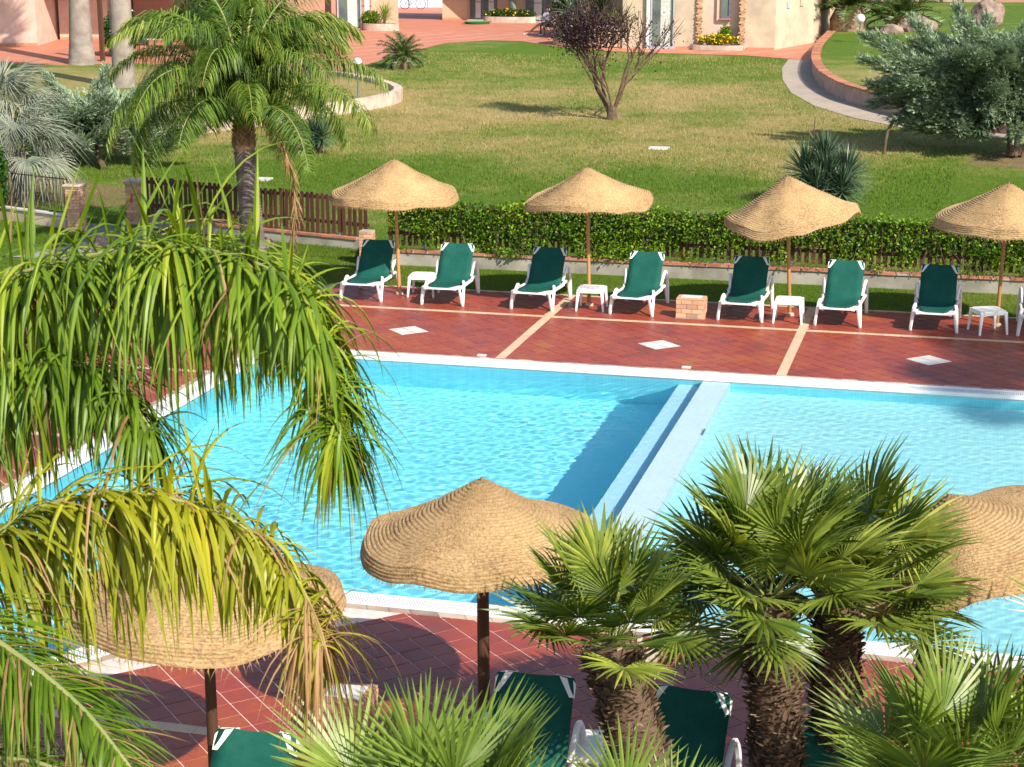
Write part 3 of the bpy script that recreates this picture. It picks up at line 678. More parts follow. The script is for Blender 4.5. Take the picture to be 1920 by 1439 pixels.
def leaf_mass(name, mat, n, fpos, size, parent=None, kind='stuff', out=(0, -.4, .8), jitter=.8):
    P = np.array([fpos() for _ in range(n)]); nr = np.random.normal(size=(n, 3))*jitter+np.array(out); ax = rand_dirs(n)
    return scatter(LEAF_V, LEAF_F, P, ax, nr, size*np.random.uniform(.6, 1.3, n), name, mat, parent, kind)
ivy = thing('ivy_hedge', (5, WY+.1, .3), 'bright green ivy spilling over the picket fence behind the loungers', 'hedge')
def ivy_pos():
    while True:
        x = R.uniform(-2.3, 13.3); top = 1.31+.16*noise.noise(Vector((x*1.1, 0, 0)))+.08*noise.noise(Vector((x*4, 3, 0))); hang = .74-.55*max(0, noise.noise(Vector((x*1.0, 5.5, 0)))*2.4)-.30*abs(noise.noise(Vector((x*3.2, 9, 0))))
        z = R.uniform(.28, top); dens = 1.0 if z > hang else .02+.55*max(0, noise.noise(Vector((x*2.2, z*3, 2)))*2-.15)
        if z > hang and noise.noise(Vector((x*3.5, z*4.5, 8))) < -.22: dens = .35
        if R.random() > dens: continue
        thick = .26 if z > .8 else .13; y = WY+.12-.13*noise.noise(Vector((x*1.9, z*3.2, 4)))+R.uniform(-1, 1)*thick*(1-.4*abs(z-1.05))-(.06 if z < .8 else 0)
        return (x-5, y-WY-.1, z-.3)
leaf_mass('foliage', M['ivy'], 34000, ivy_pos, .062, ivy, out=(.35, -.5, .7))
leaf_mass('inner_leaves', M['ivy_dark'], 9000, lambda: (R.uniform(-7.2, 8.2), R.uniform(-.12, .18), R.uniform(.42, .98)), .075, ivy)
def ivy_tip():
    x = R.uniform(-2.3, 13.3); t = R.random(); return (x-5+R.uniform(-.03, .03), R.uniform(-.1, .15), .93+.16*noise.noise(Vector((x*1.1, 0, 0)))+t*.32*max(.1, noise.noise(Vector((x*2.3, 7, 0)))*2))
leaf_mass('shoots', M['ivy'], 1500, ivy_tip, .065, ivy)
stem = MB()
for i in range(70):
    x = R.uniform(-7, 8); p = [(x, -.16, .0)]
    for k in range(5): p.append((p[-1][0]+R.uniform(-.18, .18), -.15+R.uniform(-.04, .04), p[-1][2]+R.uniform(.1, .22)))
    stem.tube(p, .006, 4)
stem.build('stems', M['bark'], ivy, kind='stuff')
hl = thing('ivy_hedge', (-13.6, 8.2, 0), 'dark green leafy hedge at the left edge below the silvery palm', 'hedge')
def hl_pos():
    while True:
        v = Vector((R.gauss(0, 1), R.gauss(0, 1), R.gauss(0, 1))).normalized()*R.uniform(.75, 1); p = (v.x*1.25, v.y*.8, 1.25+v.z*1.35)
        if p[2] > 0: return p
leaf_mass('foliage', M['ivy_dark'], 9000, hl_pos, .10, hl); leaf_mass('young_leaves', M['ivy'], 1600, hl_pos, .09, hl)

# ------------------------------------------------------------------ straw umbrellas
def canopy_mesh(Rr, H, skirt, seed, wav):
    nr, na = 204, 132; rs = random.Random(seed); ph = [rs.uniform(0, 6.28) for _ in range(4)]; V = []; F = []; rows = 34
    for i in range(nr+1):
        t = i/nr
        if t < .86: r = Rr*(t/.86); f = t/.86; z = H*float(np.interp(f, [0, .04, .18, .4, .65, .88, 1], [1, .985, .82, .545, .29, .10, 0] if Rr < 1.05 else [1, .985, .83, .58, .32, .11, 0])); out = 0
        else: k = (t-.86)/.14; r = Rr*(1+.035*k); z = -skirt*k
        rg = abs((t*rows) % 1-.5)*2; rid = ((.0095 if Rr < 1.05 else .014)*(1-rg**2)-.005)*(1+.5*noise.noise(Vector((i*.21, seed, 0)))) if i > 4 else 0
        for a in range(na):
            th = 2*PI*a/na; w = wav*(r/Rr)**2*(math.sin(2*th+ph[0])*.5+math.sin(3*th+ph[1])*.6+math.sin(5*th+ph[2])*.28+math.sin(9*th+ph[3])*.12)
            rr = (r+rid*.6+(.014*noise.noise(Vector((math.cos(th)*3, math.sin(th)*3, t*9+seed))) if i > 2 else 0))*(1+.012*math.sin(4*th+ph[1]))
            V.append((rr*math.cos(th), rr*math.sin(th), z+w+rid+.035*(r/Rr)*noise.noise(Vector((r*math.cos(th)*2.6, r*math.sin(th)*2.6, seed*3.1)))+.004*noise.noise(Vector((math.cos(th)*20, math.sin(th)*20, t*30)))))
    for i in range(nr):
        for a in range(na): b = (a+1) % na; F.append((i*na+a, (i+1)*na+a, (i+1)*na+b, i*na+b))
    me = bpy.data.meshes.new('canopy'); me.from_pydata(V, [], F); me.materials.append(M['straw']); me.shade_smooth()
    fr = MB(); base = nr*na                  # frayed fibres along the rim
    for q in range(1000):
        a = rs.randrange(na); p = Vector(V[base+a]); o = Vector((p.x, p.y, 0)).normalized(); L = rs.uniform(.01, .05)*(2.0 if rs.random() < .1 else 1); s = Vector((-o.y, o.x, 0))*.0018
        e = p+o*L*rs.uniform(-.2, .9)+Vector((0, 0, -L))+Vector((rs.uniform(-1, 1), rs.uniform(-1, 1), 0))*L*.5
        fr.add([p-s, p+s, e], [(0, 1, 2)])
    for q in range(1500):                    # loose straw ends standing off the weave
        i0 = rs.randrange(8, nr-2); a = rs.randrange(na); p = Vector(V[i0*na+a]); o = Vector((p.x, p.y, 0)).normalized(); tg = Vector((-o.y, o.x, 0))*rs.choice((-1, 1)); L = rs.uniform(.02, .06); s = (o*.6-Vector((0, 0, .4)))*.0016
        p = p+Vector((0, 0, .003)); fr.add([p-s, p+s, p+tg*L+Vector((0, 0, rs.uniform(.002, .016)))+o*rs.uniform(-.012, .012)], [(0, 1, 2)])
    return me, fr.mesh('rim_fibres', M['straw'])
def umbrella(x, y, ax_, ay_, az_, Rr, H, skirt, label, seed, pole='pole', tilt=(0, 0), wav=.05, foot=True, prad=.033):
    """pole foot at (x,y,0); top of the canopy at (ax_,ay_,az_)"""
    u = thing('straw_umbrella', (x, y, 0), label, 'umbrella', 'straw umbrellas round the pool')
    me, fr = canopy_mesh(Rr, H, skirt, seed, wav); top = Vector((ax_-x, ay_-y, az_)); d = top.normalized()
    Mx = Matrix.Translation(top) @ Matrix.Rotation(tilt[1], 4, 'Y') @ Matrix.Rotation(tilt[0], 4, 'X') @ Matrix.Translation((0, 0, -H))
    c = place('canopy', me, u, M=Mx); f = place('rim_fibres', fr, c); f['kind'] = 'stuff'
    MB().tube([(0, 0, .0), top*.5+Vector((0, 0, 0)), top-d*.03], [prad*1.05, prad, prad*.92], 12).build('pole', M[pole], u, smooth=True)
    for k in range(8):
        a = 2*PI*k/8+.2; e = Mx @ Vector((Rr*.68*math.cos(a), Rr*.68*math.sin(a), -.10)); MB().tube([top-d*.26, e], .009, 5).build('rib', M[pole], u)
    MB().tube([top-d*.05, top+Vector((0, 0, .022))], .017, 8).build('finial', M['shaft'], u)
    if foot: MB().lathe([(0, .05), (.05, .05), (.075, .035), (.08, 0)], seg=16).build('foot', M['retain_pale'], u, smooth=True)
    return u
umbrella(-1.13, 2.95, -1.20, 2.97, 2.52, 1.14, .62, .13, 'straw umbrella furthest left of the far row, beside the dark picket fence', 1, wav=.045, tilt=(0, 0))
umbrella(2.54, 2.84, 2.47, 2.86, 2.50, 1.12, .56, .10, 'straw umbrella second from left in the far row, over a table with a cloth', 2, wav=.055, tilt=(.0, -.05))
umbrella(6.17, 2.87, 6.03, 2.90, 2.46, 1.16, .66, .15, 'tilted straw umbrella in front of the spiky yucca, drooping to the left', 3, wav=.085, tilt=(0, -.14))
umbrella(9.72, 2.89, 9.76, 2.90, 2.46, 1.14, .60, .16, 'straw umbrella at the right end of the far row, cut by the picture edge', 4, wav=.05, tilt=(0, .02))
umbrella(5.46, -14.9, 5.45, -14.9, 2.27, .96, .46, .13, 'large straw umbrella in the middle foreground against the blue water', 5, 'pole_dark', wav=.05, prad=.05)
umbrella(8.90, -14.70, 9.10, -14.62, 2.34, .98, .42, .12, 'tilted straw umbrella behind the fan palms at the right edge', 6, 'pole_dark', wav=.07, tilt=(.06, -.30), prad=.05)
umbrella(3.88, -16.80, 3.88, -16.80, 2.22, .98, .36, .13, 'straw umbrella half hidden under the yellow palm frond', 7, 'pole_dark', wav=.05, prad=.042)
umbrella(3.35, -20.0, 3.35, -20.0, 2.18, .96, .44, .14, 'straw umbrella at the bottom left corner behind the palm fronds', 8, 'pole_dark', wav=.05)

# ------------------------------------------------------------------ sun loungers
def lounger():
    t = thing('sun_lounger', (0, 0, 0), 'x', 'sun lounger')
    prof = [(-.12, .345), (.0, .365), (.3, .335), (.62, .305), (.80, .315), (.90, .37), (1.0, .50), (1.14, .70), (1.27, .88), (1.30, .92)]
    P = subcurve([(0, a, b) for a, b in prof], 34); V = []; F = []
    def half(s):
        if s < .07: return .200+.03*s/.07
        if s < .30: return .23+.075*(s-.07)/.23
        if s > .935: return .312-.115*(s-.935)/.065
        return .305+.007*min(1, (s-.3)/.3)
    n = len(P)
    for i, p in enumerate(P):
        s = i/(n-1); w = half(s); sag = .030*math.sin(PI*min(1, s/.6)) if s < .6 else .012
        for j in range(7):
            u = j/6*2-1; V.append((u*w, p.y, p.z+.016-sag*(1-u*u)))
    for i in range(n-1):
        for j in range(6): a = i*7+j; F.append((a, a+1, a+8, a+7))
    me = bpy.data.meshes.new('sling'); me.from_pydata(V, [], F); me.materials.append(M['sling']); me.shade_smooth(); s_ = place('sling', me, t)
    so = s_.modifiers.new('thickness', 'SOLIDIFY'); so.thickness = .006; so.offset = -1
    fr = MB()
    for sx in (-1, 1):
        nn_ = [Vector((0, P[max(i-1, 0)].z-P[min(i+1, n-1)].z, P[min(i+1, n-1)].y-P[max(i-1, 0)].y)).normalized() for i in range(n)]; q = [Vector((sx*(.268 if i < n-4 else .268-.03*(i-n+5)), p.y, p.z))-nn_[i]*.030 for i, p in enumerate(P)]
        for i in range(0, n-1): fr.bar(q[i], q[i+1], .055, .034, up=(0, -.3, 1))
    fr.build('frame', M['plastic'], t)
    for sx in (-1, 1):     # broad rounded corners
        MB().prism([(sx*.16, -.13), (sx*.30, -.13), (sx*.335, -.09), (sx*.335, .10), (sx*.27, .10)][::(1 if sx > 0 else -1)], .325, .358).build('corner', M['plastic'], t, bevel=.01)
        mb = MB(); a = Vector((sx*.18, 1.303, .938)); b = Vector((sx*.275, 1.30, .932)); c = Vector((sx*.318, 1.265, .892)); d = Vector((sx*.318, 1.20, .80)); e = Vector((sx*.28, 1.20, .80)); o = Vector((0, .03, -.02))
        pts = [a, b, c, d, e]; mb.add(pts+[p+o for p in pts], [(0, 1, 2, 3, 4), (9, 8, 7, 6, 5)]+[(i, i+5, (i+1) % 5+5, (i+1) % 5) for i in range(5)]); mb.build('corner', M['plastic'], t)
        MB().tube(subcurve([(sx*.335, -.05, .34), (sx*.36, -.02, .20), (sx*.385, .0, .012), (sx*.385, .03, .010), (sx*.375, .12, .17), (sx*.355, .26, .36), (sx*.335, .30, .40), (sx*.33, .36, .35)], 15), .027, 6).build('leg', M['plastic'], t, smooth=True)
        MB().tube(subcurve([(sx*.33, .86, .30), (sx*.355, .95, .34), (sx*.375, 1.12, .33), (sx*.385, 1.26, .012), (sx*.385, 1.31, .012), (sx*.38, 1.30, .32), (sx*.375, 1.22, .56), (sx*.36, 1.14, .60), (sx*.345, 1.04, .50), (sx*.33, .96, .37)], 22), .028, 6).build('leg', M['plastic'], t, smooth=True)
        MB().bar((sx*.34, -.05, .325), (sx*.345, .98, .31), .03, .05).build('side_rail', M['plastic'], t)
    MB().bar((-.30, -.11, .335), (.30, -.11, .335), .05, .03).build('cross_bar', M['plastic'], t)
    return t
L0 = lounger()
far_x = [-1.62, -.055, 1.625, 3.44, 5.37, 7.055, 8.67, 10.44]
far_l = ['green sun lounger with shaded back, leftmost of the far row beside the brick pillar', 'sunlit green sun lounger to the right of the leftmost umbrella pole and white table',
         'green sun lounger with shaded back left of the table with the cloth', 'sunlit green sun lounger between the table with the cloth and the brick pedestal',
         'green sun lounger with dark shade across its back, right of the brick pedestal', 'sunlit green sun lounger just right of the tilted umbrella pole and its table',
         'fully shaded green sun lounger left of the rightmost far table', 'green sun lounger cut off by the right edge of the picture']
for i, (x, l) in enumerate(zip(far_x, far_l)):
    o = L0 if i == 0 else copy_tree(L0); o.location = (x, 2.14, 0); o.rotation_euler = (0, 0, R.uniform(-.05, .05)); o['label'] = l; o['group'] = 'green sun loungers round the pool'
for (x, y, rz, l) in [(6.13, -16.85, .05, 'near green sun lounger behind the large fan palm at the bottom centre'), (7.21, -16.82, -.06, 'near green sun lounger seen between the two nearest palm trunks'),
                      (8.42, -16.85, .0, 'near green sun lounger partly hidden by the palm trunks at the bottom right'), (4.42, -18.35, .05, 'green sun lounger at the bottom edge by the dark umbrella pole')]:
    o = copy_tree(L0); o.location = (x, y, 0); o.rotation_euler = (0, 0, rz); o['label'] = l; o['group'] = 'green sun loungers round the pool'

def side_table():
    t = thing('side_table', (0, 0, 0), 'x', 'side table'); w = .235
    top = [(w*math.cos(a)*s, w*math.sin(a)*s) for a, s in []]
    k = .06; pts = [(-w, -w+k), (-w+k, -w), (w-k, -w), (w, -w+k), (w, w-k), (w-k, w), (-w+k, w), (-w, w-k)]
    MB().prism(pts, .385, .405).build('tabletop', M['plastic'], t, bevel=.006)
    ap = MB()
    for i in range(8): a, b = pts[i], pts[(i+1) % 8]; ap.bar((a[0]*.97, a[1]*.97, .362), (b[0]*.97, b[1]*.97, .362), .014, .05)
    ap.build('apron', M['plastic'], t)
    for sx in (-1, 1):
        for sy in (-1, 1): MB().bar((sx*(w-.025), sy*(w-.025), .39), (sx*(w+.01), sy*(w+.01), 0), .06, .05, up=(0, 1, 0), w2=.032, h2=.03).build('leg', M['plastic'], t, bevel=.006)
    return t
T0 = side_table()
for i, (x, y, rz, l) in enumerate([(-.66, 2.95, .1, 'white plastic side table just right of the leftmost umbrella pole'), (2.66, 2.50, .05, 'white plastic side table with a patterned cloth draped on it'),
     (6.20, 2.36, .02, 'white plastic side table under the tilted umbrella'), (9.56, 2.32, .42, 'turned white plastic side table under the rightmost far umbrella'),
     (6.60, -15.55, .1, 'near white plastic side table at the foot of the leaning palm trunk'), (8.95, -16.1, .3, 'near white plastic side table under the bright green fan leaves')]):
    o = T0 if i == 0 else copy_tree(T0); o.location = (x, y, 0); o.rotation_euler = (0, 0, rz); o['label'] = l; o['group'] = 'white plastic side tables'
# cloth on the second table
cl = MB(); N_ = 14
for j in range(N_+1):
    for i in range(N_+1):
        u, v = i/N_, j/N_; x = -.30+u*.44; y = -.14+v*.26+.03*math.sin(u*7); z = .409+.006*math.sin(u*19+v*7)*math.sin(v*11)
        if x < -.235: z -= (-.235-x)*2.4; x = -.238-.01*math.sin(v*8)
        cl.v.append((2.66+x, 2.50+y, z))
for j in range(N_):
    for i in range(N_): a = j*(N_+1)+i; cl.f.append((a, a+1, a+N_+2, a+N_+1))
tag(cl.build('draped_cloth', M['cloth'], smooth=True), 'crumpled patterned cloth hanging over the corner of a white table', 'cloth')
# brick pedestals with a pale top
def pedestal(x, y, rows, w, d, label):
    p = thing('brick_pedestal', (x, y, 0), label, 'brick pedestal'); brickwork(p, 0, 0, .012, w, d, rows, .072, .19)
    MB().box((0, 0, .006), (w+.02, d+.02, .012)).build('base', M['mortar'], p)
    h = .012+rows*.08; MB().box((0, 0, h+.012), (w, d, .03)).build('top_slab', M['brick'], p, bevel=.006); MB().box((0, 0, h+.034), (w*.72, d*.60, .014)).build('cover_plate', M['white_tile'], p, bevel=.003)
pedestal(4.50, 2.30, 4, .50, .34, 'low sandy brick pedestal with a white cover plate between the loungers')
pedestal(4.30, -15.05, 4, .42, .42, 'low brick pedestal with a white cover plate in the near deck, behind the fan leaves')
for i, (x, y, rz) in enumerate([(1.72, -1.52, 0), (5.02, -1.50, 0), (6.28, -12.46, 0)]):
    o = MB().box((0, 0, .012), (.14, .10, .022)).build('depth_marker', M['white_tile'], bevel=.003); o.location = (x, y, .0); o.rotation_euler = (0, 0, rz)
    tag(o, ['small white plate on the pool edge left of the first pale cross band', 'small white plate on the pool edge above the dividing ledge', 'small white plate on the near pool edge beside the leaning palm'][i], 'marker plate', 'small white plates on the pool edge')

# ------------------------------------------------------------------ fan palms
def fan_leaf_mesh(seed, nseg=34, blade=.58, petiole=.55, spread=2.5, mat='fan', droop=.10, split=.45):
    rs = random.Random(seed); V = []; F = []
    mb = MB(); pts = [(petiole*t, 0, -.10*petiole*(t-t*t)) for t in (0, .25, .5, .75, 1)]
    ang = [(-spread+2*spread*(i+.5)/nseg)+rs.gauss(0, .012) for i in range(nseg)]; da = spread/nseg
    for a in ang:
        Lf = blade*(1-.30*(abs(a)/spread)**2)*rs.uniform(.9, 1.05); rise = .12*math.cos(a)*0; dr = droop*rs.uniform(.5, 1.8)
        c0 = Vector((petiole, 0, 0)); dirv = Vector((math.cos(a), math.sin(a), .22*abs(math.sin(a)))); dirv.normalize(); sd = Vector((-math.sin(a), math.cos(a), 0)); tw = rs.uniform(-.25, .25)
        st = [0, .12, split, .72, 1.0]; wd = [0.002, .12*math.tan(da), split*math.tan(da)*1.0, split*math.tan(da)*.72, .001]; base = len(V)
        for k, (s, w) in enumerate(zip(st, wd)):
            c = c0+dirv*s*Lf+Vector((0, 0, -dr*s**3*Lf))+sd*tw*.06*s*s*Lf; w = w*Lf; ridge = w*.75
            V += [c-sd*w, c+Vector((0, 0, ridge)), c+sd*w]
        for k in range(4): b = base+3*k; F += [(b, b+1, b+4, b+3), (b+1, b+2, b+5, b+4)]
    me = bpy.data.meshes.new('leaf'); mb.tube(pts, [.011, .009, .008, .007, .006], 5)
    n0_ = len(V); V += [Vector(v) for v in mb.v]; nf = len(F); F += [tuple(i+n0_ for i in f) for f in mb.f]
    me.from_pydata([tuple(v) for v in V], [], F); me.materials.append(M[mat]); me.materials.append(M['petiole'])
    for i in range(nf, len(F)): me.polygons[i].material_index = 1
    return me
FANS = [fan_leaf_mesh(i, 32+i % 3*3) for i in range(6)]
FANB = [fan_leaf_mesh(20+i, 34, .56, .50, 2.3, 'fan_bright', .04, .40) for i in range(5)]
def leaf_matrix(origin, az, el, roll, scale=1.0, pitch=0.0):
    d = Vector((math.cos(az)*math.cos(el), math.sin(az)*math.cos(el), math.sin(el))); up = Vector((0, 0, 1)) if abs(el) < 1.4 else Vector((-math.cos(az), -math.sin(az), 0))
    y = up.cross(d).normalized(); z = d.cross(y); Mx = Matrix((d, y, z)).transposed().to_4x4(); Mx = Matrix.Translation(origin) @ Mx @ Matrix.Rotation(roll, 4, 'X') @ Matrix.Rotation(pitch, 4, 'Y') @ Matrix.Scale(scale, 4)
    return Mx
def hairy_trunk(parent, pts, rads, n=1500, stub=.07):
    mb = MB(); mb.tube(subcurve(pts, 12), [rads[0]+(rads[-1]-rads[0])*i/11 for i in range(12)], 14, jit=.05); mb.build('trunk_core', M['bark'], parent, smooth=True)
    C_ = subcurve(pts, 60); P = []; A = []; Nn = []; S = []
    for i in range(n):
        k = i/n*58.99; j = int(k); c = C_[j].lerp(C_[j+1], k-j); d = (C_[j+1]-C_[j]).normalized(); r = rads[0]+(rads[-1]-rads[0])*k/59
        th = i*2.39996+R.gauss(0, .12); u = d.orthogonal().normalized(); v = d.cross(u); o = u*math.cos(th)+v*math.sin(th)
        P.append(c+o*r*.93); a = (o*R.uniform(.5, .95)+d*R.uniform(.4, .95)+Vector((R.gauss(0, .22), R.gauss(0, .22), R.gauss(0, .15)))); A.append(a); Nn.append(o.cross(d).cross(a)); S.append(stub*R.uniform(.5, 1.35))
    tv = [(0, -.42, 0), (0, .42, 0), (.6, .30, .10), (.6, -.30, .10), (1, .14, -.02), (1, -.12, .05), (.25, 0, .2)]; tf = [(0, 1, 6), (1, 2, 6), (2, 3, 6), (3, 0, 6), (3, 2, 4), (3, 4, 5)]
    s = scatter(tv, tf, P, A, Nn, S, 'leaf_stubs', M['fibre'], parent, 'stuff')
    return s
def fan_palm(name, base, top, rads, nleaf, meshes, label, scale=1.0, seed=0, elmin=-.35, elmax=1.35, stubs=1500, bias=None):
    rs = random.Random(seed); t = thing(name, base, label, 'palm tree'); b = Vector(base); tp = Vector(top)-b
    mid = tp*.5+Vector((rs.uniform(-.05, .05), rs.uniform(-.05, .05), 0)); hairy_trunk(t, [(0, 0, 0), mid, tp], rads, stubs)
    for i in range(nleaf):
        f = i/(nleaf-1); el = elmax-(elmax-elmin)*f**.9+rs.uniform(-.1, .1); az = i*2.39996+rs.uniform(-.25, .25)
        og = tp+Vector((math.cos(az)*.06, math.sin(az)*.06, -.03+.10*(1-f)))
        place('leaf', meshes[rs.randrange(len(meshes))], t, M=leaf_matrix(og, az, el, rs.uniform(-.5, .5), scale*rs.uniform(.85, 1.1), rs.uniform(-.1, .5)*(.4+f)))
    return t
fan_palm('fan_palm', (7.50, -16.95, 0), (6.93, -17.00, 1.86), (.20, .18), 24, FANS, 'leaning fan palm left of the two upright trunks, with a dark shaggy top', .76, 1, .42, 1.45)
fan_palm('fan_palm', (8.02, -16.35, 0), (7.91, -16.20, 1.98), (.185, .17), 34, FANS, 'tall shaggy fan palm with a straight trunk at the centre right', .93, 2, .16, 1.4, 2200)
fan_palm('fan_palm', (8.44, -15.62, 0), (8.36, -15.50, 1.74), (.175, .165), 36, FANS, 'fan palm behind and right of the straight shaggy trunk, in front of an umbrella', 1.02, 3, .12, 1.4, 1800)
fan_palm('fan_palm', (6.55, -19.9, 0), (6.50, -19.80, 1.62), (.15, .15), 19, FANB, 'bright fan palm at the bottom centre with its leaves fanned towards the pool', 1.05, 4, .35, 1.4, 500)
fan_palm('fan_palm', (9.35, -17.45, 0), (9.30, -17.40, 1.12), (.16, .15), 26, FANB, 'bushy bright green fan palm in the bottom right corner', 1.05, 5, .15, 1.45, 600)
fan_palm('fan_palm', (7.70, -19.5, 0), (7.62, -19.45, 1.48), (.14, .14), 10, FANB, 'fan palm of which only leaf tips rise at the bottom edge below the leaning trunk', .8, 6, .6, 1.4, 300)

fan_palm('fan_palm', (10.55, -16.9, 0), (10.5, -16.9, 1.9), (.17, .16), 16, FANS, 'fan palm at the right edge of which only thin leaf tips show', .95, 9, .0, 1.3, 500)

# ------------------------------------------------------------------ feather palm fronds
def leaflet_pts(p, d, side, L, w, grav, segs, up=(0, 0, 1)):
    """a drooping strip with a fold: returns verts, faces"""
    d = Vector(d).normalized(); c = Vector(p); V = []; F = []; st = L/segs
    for k in range(segs+1):
        s = k/segs; ww = w*(.45+.9*s if s < .35 else 1.0-.98*((s-.35)/.65)**1.3)*.5
        sd = d.cross(Vector(side)); sd = sd.normalized() if sd.length > 1e-4 else Vector((0, 1, 0)); nrm = sd.cross(d)
        V += [c-sd*ww, c+nrm*ww*.45, c+sd*ww]
        if k < segs: c = c+d*st; d = (d+Vector((0, 0, -grav/segs))).normalized()
    for k in range(segs): b = 3*k; F += [(b, b+1, b+4, b+3), (b+1, b+2, b+5, b+4)]
    return V, F
def frond_mesh(seed, L=2.8, n=62, ll=.55, w=.028, droop=1.5, el=.9, grav=2.4, mat='frond_far', segs=3, curl=0.0):
    """arching frond in its own xz plane starting at the origin"""
    rs = random.Random(seed); V = []; F = []; pts = []; d = Vector((math.cos(el), 0, math.sin(el))); c = Vector((0, 0, 0)); N_ = 26
    for i in range(N_+1):
        pts.append(c.copy()); c = c+d*(L/N_); d = (d+Vector((0, curl/N_, -droop/N_*(.5+1.1*i/N_)))).normalized()
    mb = MB(); mb.tube(pts, [.028*(1-.85*i/N_) for i in range(N_+1)], 5); V += mb.v; F += mb.f; nf = len(F)
    for i in range(n):
        for sgn in (-1, 1):
            s = .10+.90*(i+rs.random())/n; k = s*N_; j = min(int(k), N_-1); p = pts[j].lerp(pts[j+1], k-j); t = (pts[j+1]-pts[j]).normalized(); side = t.cross(Vector((0, 0, 1))).normalized()*sgn
            dd = side*rs.uniform(.6, 1)+t*rs.uniform(.3, .8)+Vector((0, 0, rs.uniform(-.5, .55))); lw = ll*(1-.55*max(0, s-.6)/.4)*rs.uniform(.8, 1.15)*(.6+.4*min(1, s*5))
            v, f = leaflet_pts(p, dd, (0, 0, 1), lw, w, grav*rs.uniform(.7, 1.3), segs); b = len(V); V += v; F += [tuple(x+b for x in q) for q in f]
    me = bpy.data.meshes.new('frond'); me.from_pydata([tuple(v) for v in V], [], F); me.materials.append(M[mat]); me.materials.append(M['petiole' if mat != 'frond_dead' else 'shaft'])
    for i in range(nf): me.polygons[i].material_index = 1
    return me
FR = [frond_mesh(i, 2.7+.15*i, 150, .66, .025, 2.0+.3*(i % 3), .95, 4.2) for i in range(5)]; FRD = frond_mesh(40, 2.7, 70, .42, .024, 5.2, .55, 4.0, 'frond_dead')
def ringed_trunk(parent, pts, rads, mat, rings=26, seg=16, amp=.03):
    C_ = subcurve(pts, rings*2+1); rr = []
    for i in range(len(C_)):
        t = i/(len(C_)-1)*(len(rads)-1); k = min(int(t), len(rads)-2); r = rads[k]+(rads[k+1]-rads[k])*(t-k); rr.append(r*(1+(amp if i % 2 else -amp*.5)))
    mb = MB(); mb.tube(C_, rr, seg, jit=.018); return mb.build('trunk', M[mat], parent, smooth=True)
qp = thing('queen_palm', (-4.95, 5.15, 0), 'tall feathery queen palm with ringed grey trunk on the grass left of the umbrellas', 'palm tree')
ringed_trunk(qp, [(0, 0, 0), (-.08, .05, .8), (-.13, .1, 1.5), (-.20, .12, 2.3)], [.27, .235, .225, .215], 'trunk', 34)
MB().tube(subcurve([(-.20, .12, 2.28), (-.21, .12, 2.45), (-.20, .12, 2.75), (-.17, .12, 3.1)], 12), [.20, .21, .225, .235, .235, .23, .22, .20, .17, .15, .12, .08], 12, jit=.08).build('crown_shaft', M['shaft'], qp, smooth=True)
P = []; A = []; Nn = []
for i in range(240):
    th = i*2.4; z = 2.35+.75*i/240; o = Vector((math.cos(th), math.sin(th), 0)); P.append(Vector((-.2, .12, z))+o*.20*(1-.4*(z-2.35))); A.append(o*.5+Vector((0, 0, 1))); Nn.append(o)
scatter([(0, -.3, 0), (0, .3, 0), (1, .10, 0), (1, -.10, 0)], [(0, 1, 2, 3)], P, A, Nn, [.16]*240, 'leaf_boots', M['shaft'], qp, 'stuff')
rs = random.Random(3)
for i in range(26):
    f = i/25; az = i*2.39996+.6; el = 1.45-1.15*f; sc_ = rs.uniform(.95, 1.2)
    Mx = Matrix.Translation((-.18, .12, 3.15-.2*f)) @ Matrix.Rotation(az, 4, 'Z') @ Matrix.Rotation(.95-el-(.0), 4, 'Y') @ Matrix.Scale(sc_, 4)
    place('frond', FR[i % 5], qp, M=Mx)
for i in range(13):
    Mx = Matrix.Translation((-.18, .12, 3.15)) @ Matrix.Rotation(i*.7+.3, 4, 'Z') @ Matrix.Rotation(.95-rs.uniform(1.15, 1.5), 4, 'Y') @ Matrix.Scale(rs.uniform(1.05, 1.3), 4)
    place('frond', FR[(i+2) % 5], qp, M=Mx)
Mx = Matrix.Translation((-.05, .1, 2.75)) @ Matrix.Rotation(-.25, 4, 'Z') @ Matrix.Scale(1.0, 4)
def path_frond(name, path, n, ll, w, mat, parent, seed, down=.9):
    rs_ = random.Random(seed); P_ = subcurve(path, 40); V = []; F = []; mb = MB().tube(P_, [.03*(1-.8*i/39) for i in range(40)], 6); V += mb.v; F += mb.f; nf = len(F)
    for i in range(n):
        k = (.12+.88*rs_.random())*38.9; j = int(k); p = P_[j].lerp(P_[j+1], k-j); t_ = (P_[j+1]-P_[j]).normalized(); dd = t_*down+Vector((rs_.gauss(0, .45), rs_.gauss(0, .45), rs_.gauss(-.2, .25)))
        v, f = leaflet_pts(p, dd, (0, 0, 1), ll*rs_.uniform(.6, 1.2), w, 1.6, 3); b = len(V); V += v; F += [tuple(x+b for x in q) for q in f]
    me = bpy.data.meshes.new(name); me.from_pydata([tuple(v) for v in V], [], F); me.materials.append(M[mat]); me.materials.append(M['shaft'])
    for i in range(nf): me.polygons[i].material_index = 1
    return place(name, me, parent)
o = path_frond('dry_frond', [(-.05, -.02, 2.85), (.28, -.22, 3.0), (.68, -.35, 2.75), (.98, -.4, 2.1), (1.08, -.42, 1.4), (1.02, -.42, .8), (.92, -.42, .25)], 300, .42, .022, 'frond_dead', qp, 5); o['label'] = 'dry orange brown frond hanging down beside the trunk'

